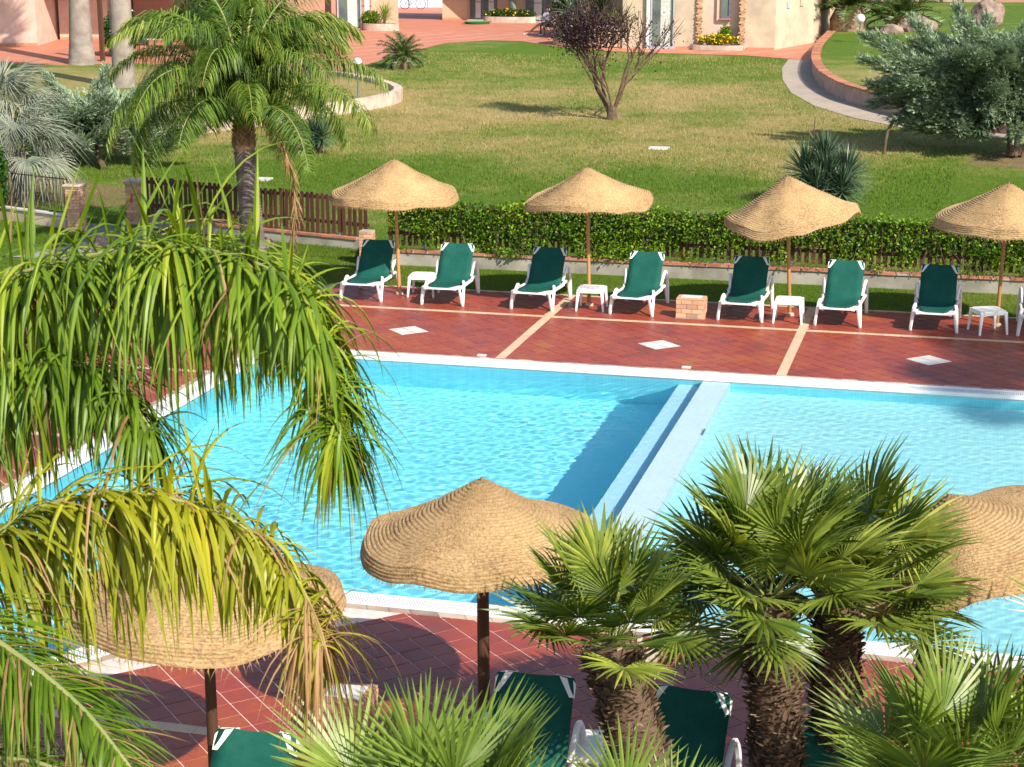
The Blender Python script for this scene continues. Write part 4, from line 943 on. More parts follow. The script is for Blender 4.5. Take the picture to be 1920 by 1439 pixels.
# the near palm at the left, its fronds hang into the picture
npalm = thing('near_feather_palm', (3.2, -21.6, 0), 'near feather palm whose long arching fronds fill the left side', 'palm tree')
NB = Vector((3.2, -21.6, 0))
ringed_trunk(npalm, [(0, 0, 0), (.05, 0, 1.5), (.1, 0, 3.2), (.15, 0, 4.2)], [.22, .18, .17, .16], 'trunk', 30)
def near_frond(path, mat, n, ll, w, seed, nind, up_frac, grav, back=.5, fan=False, rach=.018, drymix=.06, lab=None):
    rs = random.Random(seed); pts = subcurve([Vector(p)-NB for p in path], 60); N_ = 59
    fr = MB().tube(pts, [rach*(1-.75*i/N_) for i in range(60)], 6).build('frond', M['petiole'], npalm, smooth=True)
    if lab: fr['label'] = lab
    rest = MB(); restd = MB(); todo = []
    for i in range(n):
        s = (i+rs.random())/n; k = s*N_*.999; j = min(int(k), N_-1); p = pts[j].lerp(pts[j+1], k-j); t = (pts[j+1]-pts[j]).normalized()
        side = t.cross(Vector((0, 0, 1))).normalized(); sg = rs.choice((-1, 1)); L_ = ll*rs.uniform(.5, 1.2)*(1-.50*min(1, max(0, s-.42)/.35)); g_ = grav*rs.uniform(.45, 1.9)
        r = rs.random()
        if fan: dd = side*sg*rs.uniform(.5, 1)+t*rs.uniform(.7, 1.1)+Vector((0, 0, rs.uniform(-.15, .35)))
        elif r < up_frac: dd = Vector((0, 0, 1))+side*sg*rs.uniform(.0, .5)+t*rs.uniform(-.3, .6); g_ *= .2; L_ *= rs.uniform(.45, .85)*(.5 if s > .7 else 1)
        else: dd = side*sg*rs.uniform(.1, .85)+t*rs.uniform(-.1, .8)+Vector((0, 0, rs.uniform(-1.2, .4)))
        dry = rs.random() < (drymix if s < .86 or mat != 'frond_yellow' else .7)
        if dry and s > .86: L_ *= 1.5
        todo.append((p, dd, L_, w*rs.uniform(.7, 1.15)*(.5 if dry else 1), g_, dry, side.dot(Vector((0, -1, 0)))*sg))
    order = sorted(range(len(todo)), key=lambda i: -todo[i][6]+rs.random()*.6); ind = set(order[:nind])
    for i, (p, dd, L_, w_, g_, dry, _) in enumerate(todo):
        v, f = leaflet_pts(p, dd, (0, 0, 1), L_, w_, g_, 7)
        if i in ind: mb = MB(); mb.add(v, f); mb.build('leaflet', M['frond_dead'] if dry else M[mat], fr, smooth=True)
        elif dry: restd.add(v, f)
        else: rest.add(v, f)
    rest.build('leaflets', M[mat], fr, kind='stuff', smooth=True); restd.build('dry_leaflets', M['frond_dead'], fr, kind='stuff', smooth=True)
near_frond([(3.3, -21.6, 4.05), (4.2, -21.3, 4.7), (4.84, -21.17, 4.98), (5.21, -21.24, 5.12), (5.67, -21.2, 5.23), (6.0, -21.22, 5.24), (6.26, -21.26, 5.20), (6.47, -21.34, 5.10), (6.60, -21.36, 4.92), (6.66, -21.43, 4.68), (6.69, -21.46, 4.50)],
           'frond_green', 1900, .78, .026, 1, 120, .045, 2.1, lab='long green frond arching across the upper left')
near_frond([(3.3, -21.7, 3.85), (4.2, -21.5, 4.3), (4.8, -21.42, 4.62), (5.3, -21.4, 4.76), (5.65, -21.42, 4.70), (5.85, -21.46, 4.50)],
           'frond_green', 900, .74, .026, 8, 20, .0, 1.9, lab='second green frond hanging behind the long arching one')
near_frond([(3.35, -21.7, 3.9), (4.4, -22.0, 4.05), (5.19, -21.96, 4.08), (5.48, -21.83, 4.24), (5.77, -21.74, 4.31), (6.04, -21.67, 4.28), (6.28, -21.63, 4.19), (6.48, -21.62, 4.04), (6.60, -21.63, 3.86), (6.66, -21.66, 3.70)],
           'frond_yellow', 1300, .68, .027, 2, 110, .02, 2.1, drymix=.12, lab='yellowing frond hanging over the near umbrella')
near_frond([(3.5, -21.8, 3.6), (4.6, -22.2, 4.0), (5.43, -22.35, 3.98), (5.64, -22.41, 3.91), (5.85, -22.48, 3.84), (6.06, -22.55, 3.74), (6.25, -22.64, 3.62), (6.38, -22.65, 3.46)],
           'frond_green', 420, .60, .022, 3, 60, .0, 1.0, fan=True, drymix=.16, lab='green frond pointing down to the right in the lower left corner')

near_frond([(4.4, -22.9, 3.0), (5.0, -22.8, 3.35), (5.5, -22.75, 3.55), (5.9, -22.75, 3.62), (6.2, -22.8, 3.58), (6.45, -22.85, 3.45)],
           'frond_green', 260, .46, .018, 12, 20, .05, 1.2, fan=True, drymix=.45, lab='ragged green and dry frond crossing the lower left corner')

# ------------------------------------------------------------------ grey trunked palms on the terrace edge
def washingtonia(x, y, z, r0, r1, H, label, seed):
    t = thing('tall_palm', (x, y, z), label, 'palm tree', 'tall grey trunked palms'); ringed_trunk(t, [(0, 0, -.05), (0, 0, .3), (.02, 0, H*.3), (.05, 0, H)], [r0*1.15, r0*.92, r1, r1*.9], 'trunk_pale', 40, 18, .008)
    rs = random.Random(seed)
    for i in range(22): place('leaf', FANS[i % 6], t, M=leaf_matrix(Vector((.05, 0, H)), i*2.4, 1.2-1.5*i/22, rs.uniform(-.4, .4), 1.7))
    return t
washingtonia(-27.7, 40.9, 1.24, .78/1.3, .42, 9.0, 'tall smooth grey palm trunk flaring at its base beside the terrace', 1)
washingtonia(-21.5, 32.4, .94, .44, .40, 9.5, 'tall grey palm trunk behind the drooping queen palm fronds', 2)
washingtonia(25.0, -13.0, 0, .5, .30, 15.0, 'tall palm beyond the right edge shading the pool deck', 3)
washingtonia(22.9, -8.6, 0, .5, .30, 12.5, 'second tall palm beyond the right edge shading the loungers', 4)

# silvery fan palm at the left edge
SF = [fan_leaf_mesh(60+i, 58, .95, .75, 2.6, 'blue_fan', .75, .42) for i in range(4)]
sp = thing('silvery_fan_palm', (-13.15, 10.2, .15), 'silvery grey fan palm with big drooping leaves at the left edge', 'palm tree')
MB().tube([(0, 0, -.05), (0, 0, .8), (.05, 0, 1.35)], [.2, .19, .15], 12, jit=.08).build('trunk', M['trunk'], sp, smooth=True)
rs = random.Random(8)
for i in range(15): place('leaf', SF[i % 4], sp, M=leaf_matrix(Vector((.05, 0, 1.35)), i*2.4+.3, 1.25-1.35*i/14, rs.uniform(-.6, .6), rs.uniform(.85, 1.1), rs.uniform(0, .5)))
sp2 = thing('fan_palm', (-16.5, 15.5, .35), 'grey green fan palm cut by the left edge behind the silvery one', 'palm tree')
MB().tube([(0, 0, -.05), (0, 0, 1.6)], [.2, .16], 12, jit=.08).build('trunk', M['trunk'], sp2, smooth=True)
for i in range(14): place('leaf', SF[i % 4], sp2, M=leaf_matrix(Vector((0, 0, 1.6)), i*2.4, 1.25-1.3*i/14, rs.uniform(-.4, .4), 1.0))

# ------------------------------------------------------------------ junipers
def spray_template(seed, n=13):
    rs = random.Random(seed); V = []; F = []
    for i in range(n):
        s = i/n; a = rs.uniform(-1, 1)*.8; ln = .34*(1-.55*s)+.05; b = Vector((s*.75, 0, 0)); d = Vector((1.0, math.sin(a*1.6)*.9, rs.uniform(-.35, .5))).normalized(); w = Vector((-d.y, d.x, rs.uniform(-.3, .3)))*.030
        k = len(V); w = w*1.6; V += [b-w, b+w, b+d*ln]; F.append((k, k+1, k+2))
    return V, F
def juniper(x, y, z, boughs, label, rb, seed, trunk, nspray=26):
    t = thing('juniper_tree', (x, y, z), label, 'juniper'); rs = random.Random(seed); P = []; A = []; Nn = []; S = []; tr = MB()
    for q in trunk: MB().tube(subcurve([p for p, _ in q], 8), [q[0][1]+(q[-1][1]-q[0][1])*i/7 for i in range(8)], 7, jit=.12).build('trunk', M['bark'], t, smooth=True)
    br = MB()
    for (p0, p1, ln) in boughs:
        p0, p1 = Vector(p0), Vector(p1); d = (p1-p0); L_ = d.length; d.normalize(); mid = p0.lerp(p1, .5)+Vector((0, 0, -.08*L_)); C_ = subcurve([p0, mid, p1], 12); br.tube(C_, [.03-.002*i for i in range(12)], 4)
        for k in range(int(nspray*L_)):
            s = rs.random()**.75; j = min(int(s*11), 10); c = C_[j].lerp(C_[j+1], s*11-j); spread = ln*(1-.72*s)
            off = Vector((rs.gauss(0, 1), rs.gauss(0, 1), rs.gauss(0, .8)))*spread*.45; a = d*1.0+off.normalized()*.45+Vector((0, 0, .18)); P.append(c+off); A.append(a); Nn.append(Vector((rs.gauss(0, .5), rs.gauss(0, .5), 1))); S.append(rs.uniform(.19, .38)*rb)
    br.build('branches', M['bark'], t, kind='stuff')
    tv, tf = spray_template(seed); scatter(tv, tf, P, A, Nn, S, 'foliage', M['juniper'], t, 'stuff'); return t
rs = random.Random(21); bo = []
for i in range(92):
    az = rs.uniform(0, 2*PI); f = rs.random(); c0 = Vector((rs.uniform(-1.2, 1.2), rs.uniform(-.6, .6), rs.uniform(1.1, 2.9)))
    L_ = rs.uniform(1.5, 2.7); e = c0+Vector((math.cos(az)*L_, math.sin(az)*L_*.8, rs.uniform(-.15, 1.0)*(1.0 if f > .35 else .15)))
    if e.z < .62: e.z = .62+rs.random()*.35
    bo.append((c0, e, .5))
for e in [(-3.9, -.6, 2.55), (-3.6, -.3, 1.3), (-3.3, .2, 3.05), (-3.7, -.9, 1.9), (-2.6, .0, 3.6), (-1.4, .2, 3.95), (-.6, 0, 3.7), (1.0, 0, 4.2), (-3.9, -.4, 3.2), (2.0, -.2, 3.9), (-2.9, -1.1, .95)]: bo.append(((-.8, 0, 2.0), e, .5))
for i in range(34):
    az = rs.uniform(PI*.75, PI*1.75); c0 = Vector((rs.uniform(-1.0, 1.0), rs.uniform(-.5, .3), rs.uniform(.9, 1.9))); L_ = rs.uniform(1.6, 2.6); bo.append((c0, c0+Vector((math.cos(az)*L_, math.sin(az)*L_*.7, rs.uniform(-.9, .2))), .55)); bo[-1][1].z = max(bo[-1][1].z, .7)
jr = juniper(9.95, 23.6, .62, bo, 'large spreading blue green juniper at the right edge of the lawn', 1.0, 5, [[((.25, -1.0, 0), .17), ((.2, -.8, .7), .14), ((0, 0, 1.9), .08)], [((.45, -.9, 0), .13), ((1.2, -.5, 1.0), .10), ((1.8, 0, 2.3), .05)], [((-3.2, -1.2, 0), .05), ((-3.1, -1.2, .7), .05), ((-2.6, -.8, 1.4), .04)]], 165)
rs = random.Random(22); bo = []
for i in range(52):
    az = rs.uniform(0, 2*PI); c0 = Vector((rs.uniform(-.8, .8), rs.uniform(-.6, .6), rs.uniform(.6, 1.5))); L_ = rs.uniform(1.0, 1.9); e = c0+Vector((math.cos(az)*L_, math.sin(az)*L_*.8, rs.uniform(-.1, .65))); e.z = max(e.z, .5); bo.append((c0, e, .6))
bo += [((.3, 0, 1.2), (2.1, .3, 2.45), .4), ((0, 0, 1.3), (.5, .2, 2.5), .4), ((0, 0, 1.3), (-1.3, .2, 2.3), .4), ((.5, 0, .8), (2.9, -.6, .75), .5), ((.5, 0, .8), (3.4, -.3, 1.0), .5)]
juniper(-14.6, 16.6, .38, bo, 'low spreading blue green juniper behind the silvery palm at the left', 1.0, 6, [[((.9, -1.0, 0), .09), ((.5, -.6, .35), .08), ((0, 0, .9), .06)]], 165)

# ------------------------------------------------------------------ purple leaved tree
pt = thing('purple_leaved_tree', (-2.14, 28.05, .79), 'small dark purple leaved tree with forked bare trunks on the lawn', 'tree'); tr = MB(); rs = random.Random(9); ends = []
def grow(p, d, r, L_, depth):
    q = p+d*L_; m = p.lerp(q, .5)+Vector((rs.gauss(0, .03), rs.gauss(0, .03), 0)); tr.tube([p, m, q], [r, r*.86, r*.7], 6, jit=.1)
    if depth == 0: ends.append((q, d)); return
    for k in range(2 if depth > 1 else 3):
        nd = (d+Vector((rs.gauss(0, .33), rs.gauss(0, .33), rs.gauss(.12, .2)))).normalized(); grow(q, nd, r*.66, L_*rs.uniform(.62, .85), depth-1)
    if depth <= 2: ends.append((q, d))
for (d, r, L_, dp) in [((-.52, 0, 1), .085, 1.15, 4), ((-.30, .15, 1), .07, 1.2, 4), ((-.42, -.2, 1), .06, 1.1, 4), ((.30, .0, 1), .075, 1.15, 3), ((.42, .1, 1), .05, 1.2, 3), ((-.1, -.1, 1), .05, .8, 3)]:
    grow(Vector((rs.uniform(-.08, .08), rs.uniform(-.05, .05), 0)), Vector(d).normalized(), r, L_, dp)
tr.tube([(0, 0, -.05), (0, 0, .25), (-.02, 0, .45)], [.19, .15, .13], 10, jit=.1)
tr.build('trunk', M['bark'], pt, smooth=True)
tw = MB()
for q, d in ends:
    for k in range(3): e = (d+Vector((rs.gauss(0, .35), rs.gauss(0, .35), rs.gauss(.25, .2)))).normalized(); tw.tube([q-d*.1, q+e*rs.uniform(.25, .6)], [.012, .005], 4)
tw.build('twigs', M['bark'], pt, kind='stuff')
P = []
for q, d in ends:
    if q.z < 1.75: continue
    dense = (60 if q.x < -.3 else 14) if q.z > 2.1 else 9
    for k in range(dense): P.append(q+Vector((rs.gauss(0, .20), rs.gauss(0, .22), rs.gauss(.02, .19))))
for k in range(2600): v = Vector((rs.gauss(0, 1), rs.gauss(0, 1), rs.gauss(0, 1))).normalized()*rs.random()**.4; P.append(Vector((-.62+v.x*.98, v.y*.8, 2.72+v.z*.52)))
scatter(LEAF_V, LEAF_F, P, rand_dirs(len(P)), rand_dirs(len(P), .6), .075*np.random.uniform(.6, 1.3, len(P)), 'crown', M['purple'], pt, 'stuff')

# ------------------------------------------------------------------ yuccas, cycads and other planting
def rosette(c, n, L_, w, mat, rs, elmin=-.3, elmax=1.45, grav=.5, segs=3, parent=None, name='blades', zr=.15):
    V = []; F = []
    for i in range(n):
        f = i/n; el = elmax-(elmax-elmin)*f+rs.uniform(-.12, .12); az = i*2.39996+rs.uniform(-.2, .2); d = Vector((math.cos(az)*math.cos(el), math.sin(az)*math.cos(el), math.sin(el)))
        v, fc = leaflet_pts(Vector(c)+Vector((0, 0, zr*(1-f)))+d*.03, d, (0, 0, 1) if abs(el) < 1.2 else (1, 0, 0), L_*rs.uniform(.8, 1.1), w, grav*rs.uniform(.5, 1.5)*(.3+f), segs); b = len(V); V += v; F += [tuple(x+b for x in q) for q in fc]
    me = bpy.data.meshes.new(name); me.from_pydata([tuple(v) for v in V], [], F); me.materials.append(M[mat]); return place(name, me, parent)
def yucca(name, x, y, heads, label, cat='yucca', mat='yucca', n=120, stalk=None):
    z = terr(y); t = thing(name, (x, y, z), label, cat); rs = random.Random(int(x*100)); tr = MB()
    for (hx, hy, hz, L_) in heads:
        tr.tube([(hx*.5, hy*.5, -.05), (hx*.9, hy*.9, hz*.5), (hx, hy, hz)], [.09, .07, .06], 7, jit=.1); rosette((hx, hy, hz), n, L_, .062, mat, rs, -.7, 1.45, .25, 2, t, 'leaf_head')
    tr.build('trunk', M['bark'], t)
    if stalk: MB().tube([stalk[0], stalk[1]], .012, 5).build('flower_stalk', M['bark'], t)
    return t
yucca('yucca', 5.75, 14.0, [(-.42, .2, .72, .82), (.10, .0, .52, .84), (.52, .25, .66, .78), (-.1, -.35, .38, .62), (.48, -.25, .35, .62), (.0, .4, 1.0, .70)], 'big spiky dark green yucca behind the tilted straw umbrella', n=170, stalk=((-.3, .3, .6), (-.25, .3, 2.1)))
yucca('yucca', -9.35, 19.6, [(-.45, .1, .55, .62), (.2, .0, .45, .60), (.5, -.1, .40, .55), (.25, .3, 1.05, .42)], 'clump of spiky yuccas on the lawn beside the dry palm frond', n=80)
def cycad(name, x, y, z, h, n, L_, label, seed, flat=.3):
    t = thing(name, (x, y, z), label, 'cycad'); rs = random.Random(seed); MB().tube([(0, 0, -.05), (0, 0, h*.5), (0, 0, h)], [.34*L_, .36*L_, .24*L_], 10, jit=.12).build('trunk', M['fibre'], t)
    me = frond_mesh(200+seed, L_, 50, .22*L_, .055*L_, .75, .75, .15, 'cycad', 1)
    for i in range(int(n*1.3)): place('frond', me, t, M=Matrix.Translation((0, 0, h)) @ Matrix.Rotation(i*2.39996, 4, 'Z') @ Matrix.Rotation(.75-(1.25-(1.25+flat)*i/(n*1.3)), 4, 'Y') @ Matrix.Scale(rs.uniform(.85, 1.1), 4))
    return t
cycad('cycad', -13.65, 41.7, 1.28, .55, 34, 1.12, 'dark green cycad at the edge of the lawn by the terrace', 1, .5)
cycad('cycad', 3.2, 56.5, 2.15, 1.3, 30, 2.3, 'large cycad spreading over the shaded corner by the path', 2, .1)
cycad('cycad', 5.6, 58.0, 2.2, .8, 24, 2.1, 'dark cycad behind the white globe lamp on the raised lawn', 3, .2)

# ------------------------------------------------------------------ raised lawns with curved retaining walls
def curved_wall(name, pts, h, w, body, cap, label, raised=None, capmat='brick_red', extra=0.0):
    t = thing(name, (0, 0, 0), label, 'retaining wall'); C_ = subcurve([(x, y, 0) for x, y in pts], 46); mb = MB(); n = len(C_); V = []
    nor = []
    for i in range(n):
        d = (C_[min(i+1, n-1)]-C_[max(i-1, 0)]).normalized(); nor.append(Vector((-d.y, d.x, 0)))
    for i, p in enumerate(C_):
        hh = h(i/(n-1)) if callable(h) else h; z = terr(p.y)
        for o, zz in ((-w/2, -.1), (-w/2, hh), (w/2, hh), (w/2, -.1)): q = p+nor[i]*o; V.append((q.x, q.y, z+zz))
    F = [(0, 1, 2, 3), tuple(4*(n-1)+k for k in (3, 2, 1, 0))]
    for i in range(n-1):
        for k in range(4): a, b = 4*i+k, 4*i+(k+1) % 4; F.append((a, a+4, b+4, b))
    mb.add(V, F); mb.build('wall_body', M[body], t)
    s = 0; last = C_[0]; acc = 0; L_ = sum((C_[i+1]-C_[i]).length for i in range(n-1)); m = int(L_/.42)
    for j in range(m):
        tt = (j+.5)/m*(n-1); i = min(int(tt), n-2); p = C_[i].lerp(C_[i+1], tt-i); d = (C_[i+1]-C_[i]).normalized(); hh = h(tt/(n-1)) if callable(h) else h; zz = terr(p.y)
        o = place('coping_tile', cap, t, (p.x, p.y, zz+hh+.028+R.uniform(-.004, .004))); o.rotation_euler = (0, -.036*d.y, math.atan2(d.y, d.x))
    return t, C_
capm = MB().box((0, 0, 0), (.405, .36, .05)).mesh('coping_tile', M['brick_red']); capp = MB().box((0, 0, 0), (.405, .30, .05)).mesh('coping_tile', M['retain_pale'])
RW = [(2.62, 55.0), (2.60, 50.5), (2.68, 47.2), (3.05, 42.3), (3.75, 38.0), (4.8, 34.4), (6.0, 32.0), (6.8, 30.5), (8.2, 28.75), (10.4, 27.0), (13.0, 25.9), (16.0, 25.0)]
curved_wall('curved_retaining_wall', RW, lambda s: .55-.45*max(0, s-.55)/.45, .26, 'retain', capm, 'curved pink retaining wall with brick coping along the garden path')
rl = MB(); C_ = subcurve([(x, y, 0) for x, y in RW], 40); V = []
for i, p in enumerate(C_): hh = .55-.45*max(0, i/39-.55)/.45-.05; V.append((p.x+.1, p.y+.1, terr(p.y)+hh)); V.append((28, max(p.y+6, 34) if p.y < 40 else p.y+2, terr(p.y)+1.1)); 
rl.add(V, [(2*i, 2*i+2, 2*i+3, 2*i+1) for i in range(39)])
rl.add([(2.7, 55, 2.24), (28, 57, 2.86), (28, 110, 2.9), (2.7, 110, 2.5)], [(0, 1, 2, 3)]); rl.build('raised_lawn', M['grass'], kind='structure')
LWp = [(-16.5, 19.0), (-14.6, 21.6), (-13.6, 23.5), (-12.7, 25.0), (-11.75, 26.9), (-10.9, 28.6), (-10.5, 30.0), (-10.45, 31.2), (-10.9, 32.6), (-11.8, 34.2), (-13.1, 35.9), (-14.7, 37.6), (-16.6, 38.6), (-19, 39.4)]
curved_wall('curved_retaining_wall', LWp, lambda s: .36-.26*max(0, s-.55)/.45, .30, 'retain_pale', capp, 'curved pale stone wall round the lamp on the left lawn')
ll_ = MB(); C_ = subcurve([(x, y, 0) for x, y in LWp], 40); V = []
for i, p in enumerate(C_): V.append((p.x-.08, p.y, terr(p.y)+.22-.18*max(0, i/39-.55)/.45)); V.append((-45, 20+i*.55, terr(20+i*.55)+.02))
ll_.add(V, [(2*i, 2*i+1, 2*i+3, 2*i+2) for i in range(39)]); ll_.build('raised_lawn', M['grass'], kind='structure')
for (x, y, h, s) in [(-10.95, 29.5, .40, .2)]: pass
# globe lamps
def lamp(x, y, z, h, r, label):
    t = thing('globe_lamp', (x, y, z), label, 'garden lamp', 'white globe garden lamps'); MB().tube([(0, 0, -.05), (0, 0, h-r)], .035, 10).build('post', M['metal'], t, smooth=True)
    MB().lathe([(0, h-r*1.15), (r*.45, h-r*1.1), (r*.45, h-r*.85)], seg=14).build('collar', M['metal'], t)
    MB().lathe([(max(.001, r*math.sin(PI*i/14)), h-r*math.cos(PI*i/14)+r*.0) for i in range(15)], seg=22).build('globe', M['globe'], t, smooth=True, sharp=80)
lamp(-11.6, 30.4, 1.05, 1.25, .155, 'white globe lamp on a post inside the curved pale wall at left')
lamp(4.20, 50.0, 2.0, 1.12, .19, 'white globe lamp on the raised lawn at the top right')
# rocks
def rock(x, y, z, s, label, seed):
    bm = bmesh.new(); bmesh.ops.create_icosphere(bm, subdivisions=3, radius=1)
    for v in bm.verts: k = 1+.35*noise.noise(v.co*1.3+Vector((seed, 0, 0)))+.12*noise.noise(v.co*4); v.co = Vector((v.co.x*s[0]*k, v.co.y*s[1]*k, v.co.z*s[2]*k))
    me = bpy.data.meshes.new('rock'); bm.to_mesh(me); bm.free(); me.materials.append(M['rock']); o = place('garden_rock', me, None, (x, y, z)); tag(o, label, 'rock')
rock(9.4, 58.5, 2.9, (.75, .6, .85), 'dark pointed rock behind the juniper on the raised lawn', 1); rock(5.3, 54.3, 2.4, (.5, .4, .35), 'rounded tan rock beside the globe lamp', 2); rock(6.4, 55.5, 2.5, (.8, .6, .5), 'large brown rock right of the globe lamp', 4)
rock(-8.85, 6.2, .1, (.28, .2, .22), 'grey rock at the foot of the picket fence by the palm', 3); rock(-5.45, 6.95, .08, (.22, .16, .16), 'rounded pinkish rock against the low wall behind the palm', 6)
for (x, y, l) in [(.4, 22.3, 'pale square cover set in the middle of the lawn'), (-14.8, 39.0, 'pale slab in the grass by the left terrace edge'), (-14.9, 45.5, 'pale slab in the grass near the cycad'), (-8.9, 15.0, 'pale slab in the grass left of the yucca clump')]:
    o = MB().box((0, 0, .0), (.55, .42, .05)).build('ground_cover_plate', M['white_tile']); o.location = (x, y, terr(y)+.02); tag(o, l, 'cover plate', 'pale slabs in the lawn')

# ------------------------------------------------------------------ houses behind the lawn
def block(parent, name, p0, p1, z0, h, depth, mat, door=None):
    """a wall slab from p0 to p1 (front face line), going back by depth"""
    p0, p1 = Vector(p0), Vector(p1); d = (p1-p0).normalized(); nrm = Vector((-d.y, d.x)); q = [p0, p1, p1+nrm*depth, p0+nrm*depth]
    return MB().prism([(v.x, v.y) for v in q], z0-.3, z0+h).build(name, M[mat], parent)
def window_on(parent, p0, dr, w, z, h, fmat='frame_grey', leaves=2, transom=None, sill=True, curtain=True, name='window'):
    """framed glazing standing just proud of a wall; p0 lower left, dr unit direction"""
    d = Vector((dr[0], dr[1], 0)).normalized(); n_ = Vector((d.y, -d.x, 0)); P0 = Vector((p0[0], p0[1], z)); fr = MB(); t = .07
    def slab(mb, a, b, c, e, off, th):
        c0 = P0+d*(a+b)/2+Vector((0, 0, (c+e)/2))+n_*off; mb.box(c0, (b-a, th, e-c), math.atan2(d.y, d.x))
    for i in range(leaves):
        a, b = i*w/leaves, (i+1)*w/leaves
        for (s0, s1, c, e) in ((a, a+t, 0, h), (b-t, b, 0, h), (a+t, b-t, 0, t*1.5), (a+t, b-t, h-t, h)): slab(fr, s0, s1, c, e, .03, .06)
        if transom: slab(fr, a+t, b-t, transom-.015, transom+.015, .028, .04)
    f = fr.build(name, M[fmat], parent)
    gl = MB(); slab(gl, t*.5, w-t*.5, t, h-t, .012, .012); gl.build('pane', M['glass'], f)
    if curtain:
        for i in range(leaves): cu = MB(); a = i*w/leaves; slab(cu, a+w/leaves*.42, a+w/leaves*.82, t*1.6, h-t*1.2, .020, .006); cu.build('curtain', M['curtain'], f)
    if sill: s = MB(); slab(s, -.06, w+.06, -.05, 0, .06, .16); s.build('sill', M['brick_red'], f)
    return f
def skirting(parent, p0, p1, z):
    p0, p1 = Vector(p0), Vector(p1); d = p1-p0; n = max(1, int(d.length/.33)); d3 = d/n; rz = math.atan2(d.y, d.x); nn = Vector((d.y, -d.x)).normalized(); me = MB().box((0, 0, 0), (d3.length-.012, .03, .13)).mesh('skirting_tile', M['terracotta'])
    for i in range(n): c = p0+d3*(i+.5)+nn*.016; o = place('skirting_tile', me, parent, (c.x, c.y, z+.065)); o.rotation_euler = (0, 0, rz)
# left house
hl_ = thing('pink_house', (0, 0, 0), 'pale pink house with a grey door at the top left behind the palm trunks', 'house')
block(hl_, 'wall', (-37.5, 47.2), (-33.75, 48.0), 1.5, 3.6, 3.6, 'pink'); skirting(hl_, (-37.5, 47.2), (-33.75, 48.0), 1.52)
block(hl_, 'wall', (-34.2, 51.0), (-31.9, 51.6), 1.6, 3.6, 3.6, 'pink'); skirting(hl_, (-34.2, 51.0), (-31.9, 51.6), 1.63)
block(hl_, 'wall', (-38.0, 55.5), (-32.0, 57.0), 1.8, 3.6, .3, 'pink2'); block(hl_, 'wall', (-31.9, 54.4), (-24.5, 56.0), 1.8, 3.6, .35, 'pink2')
MB().prism([(-39.5, 46.5), (-23.5, 50.5), (-24.5, 58.0), (-40, 58.0)], 5.1, 5.3).build('roof', M['brick_red'], hl_)
MB().box((-34.9, 53.2, 2.7), (1.35, .06, 2.0), .22).build('door', M['rust_door'], hl_)
# grey door leaf boards
for k in range(6): MB().box((-35.4+k*.2, 53.16+k*.045, 2.62), (.18, .03, 1.7), .22).build('door_board', M['rust_door'], hl_)
pg = thing('wooden_pergola_post', (-27.3, 42.0, 1.28), 'dark brown wooden post beside the round bush at the top left', 'post'); MB().box((0, 0, 2.0), (.17, .17, 4.1)).build('post', M['picket'], pg); MB().box((0, 0, .12), (.12, .12, .3)).build('post_foot', M['metal'], pg)
pg2 = thing('wooden_pergola_post', (-16.2, 40.0, 1.22), 'dark wooden post behind the right side of the drooping palm crown', 'post'); MB().box((0, 0, 2.0), (.2, .2, 4.1)).build('post', M['picket'], pg2); MB().box((0, 0, .12), (.14, .14, .34)).build('post_foot', M['metal'], pg2)
def bush(name, x, y, z, r, n, mat, size, label, cat='bush', flat=1.0, flowers=None, potted=False):
    t = thing(name, (x, y, z), label, cat); rs = random.Random(int(abs(x*37))); P = []
    for i in range(n):
        v = Vector((rs.gauss(0, 1), rs.gauss(0, 1), rs.gauss(0, 1))).normalized()*rs.random()**.3; v = v*(1+.25*noise.noise(v*2.5)); P.append(Vector((v.x*r[0], v.y*r[1], r[2]+v.z*r[2]*flat)))
    scatter(LEAF_V, LEAF_F, P, rand_dirs(n), rand_dirs(n, .7), size*np.random.uniform(.6, 1.3, n), 'foliage', M[mat], t, 'stuff')
    if flowers:
        fm, k = flowers; Q = [p+Vector((0, -.03, .03)) for p in rs.sample(P, k) if p.z > r[2]*.7 or p.y < 0]; scatter([(-.5, -.5, 0), (.5, -.5, .1), (.5, .5, 0), (-.5, .5, .1)], [(0, 1, 2, 3)], Q, rand_dirs(len(Q)), rand_dirs(len(Q), 1.2), .075*np.random.uniform(.7, 1.2, len(Q)), 'flowers', M[fm], t, 'stuff')
    return t
bush('round_bush', -27.5, 44.2, 1.36, (.85, .8, 1.05), 3600, 'ivy_dark', .13, 'clipped dark green bush with pale flowers beside the wooden post', flowers=('curtain', 40))
bush('dark_hedge', -24.3, 47.5, 1.5, (2.6, .8, 1.2), 6000, 'ivy_dark', .16, 'dark green hedge behind the terrace seating at the top left', 'hedge')
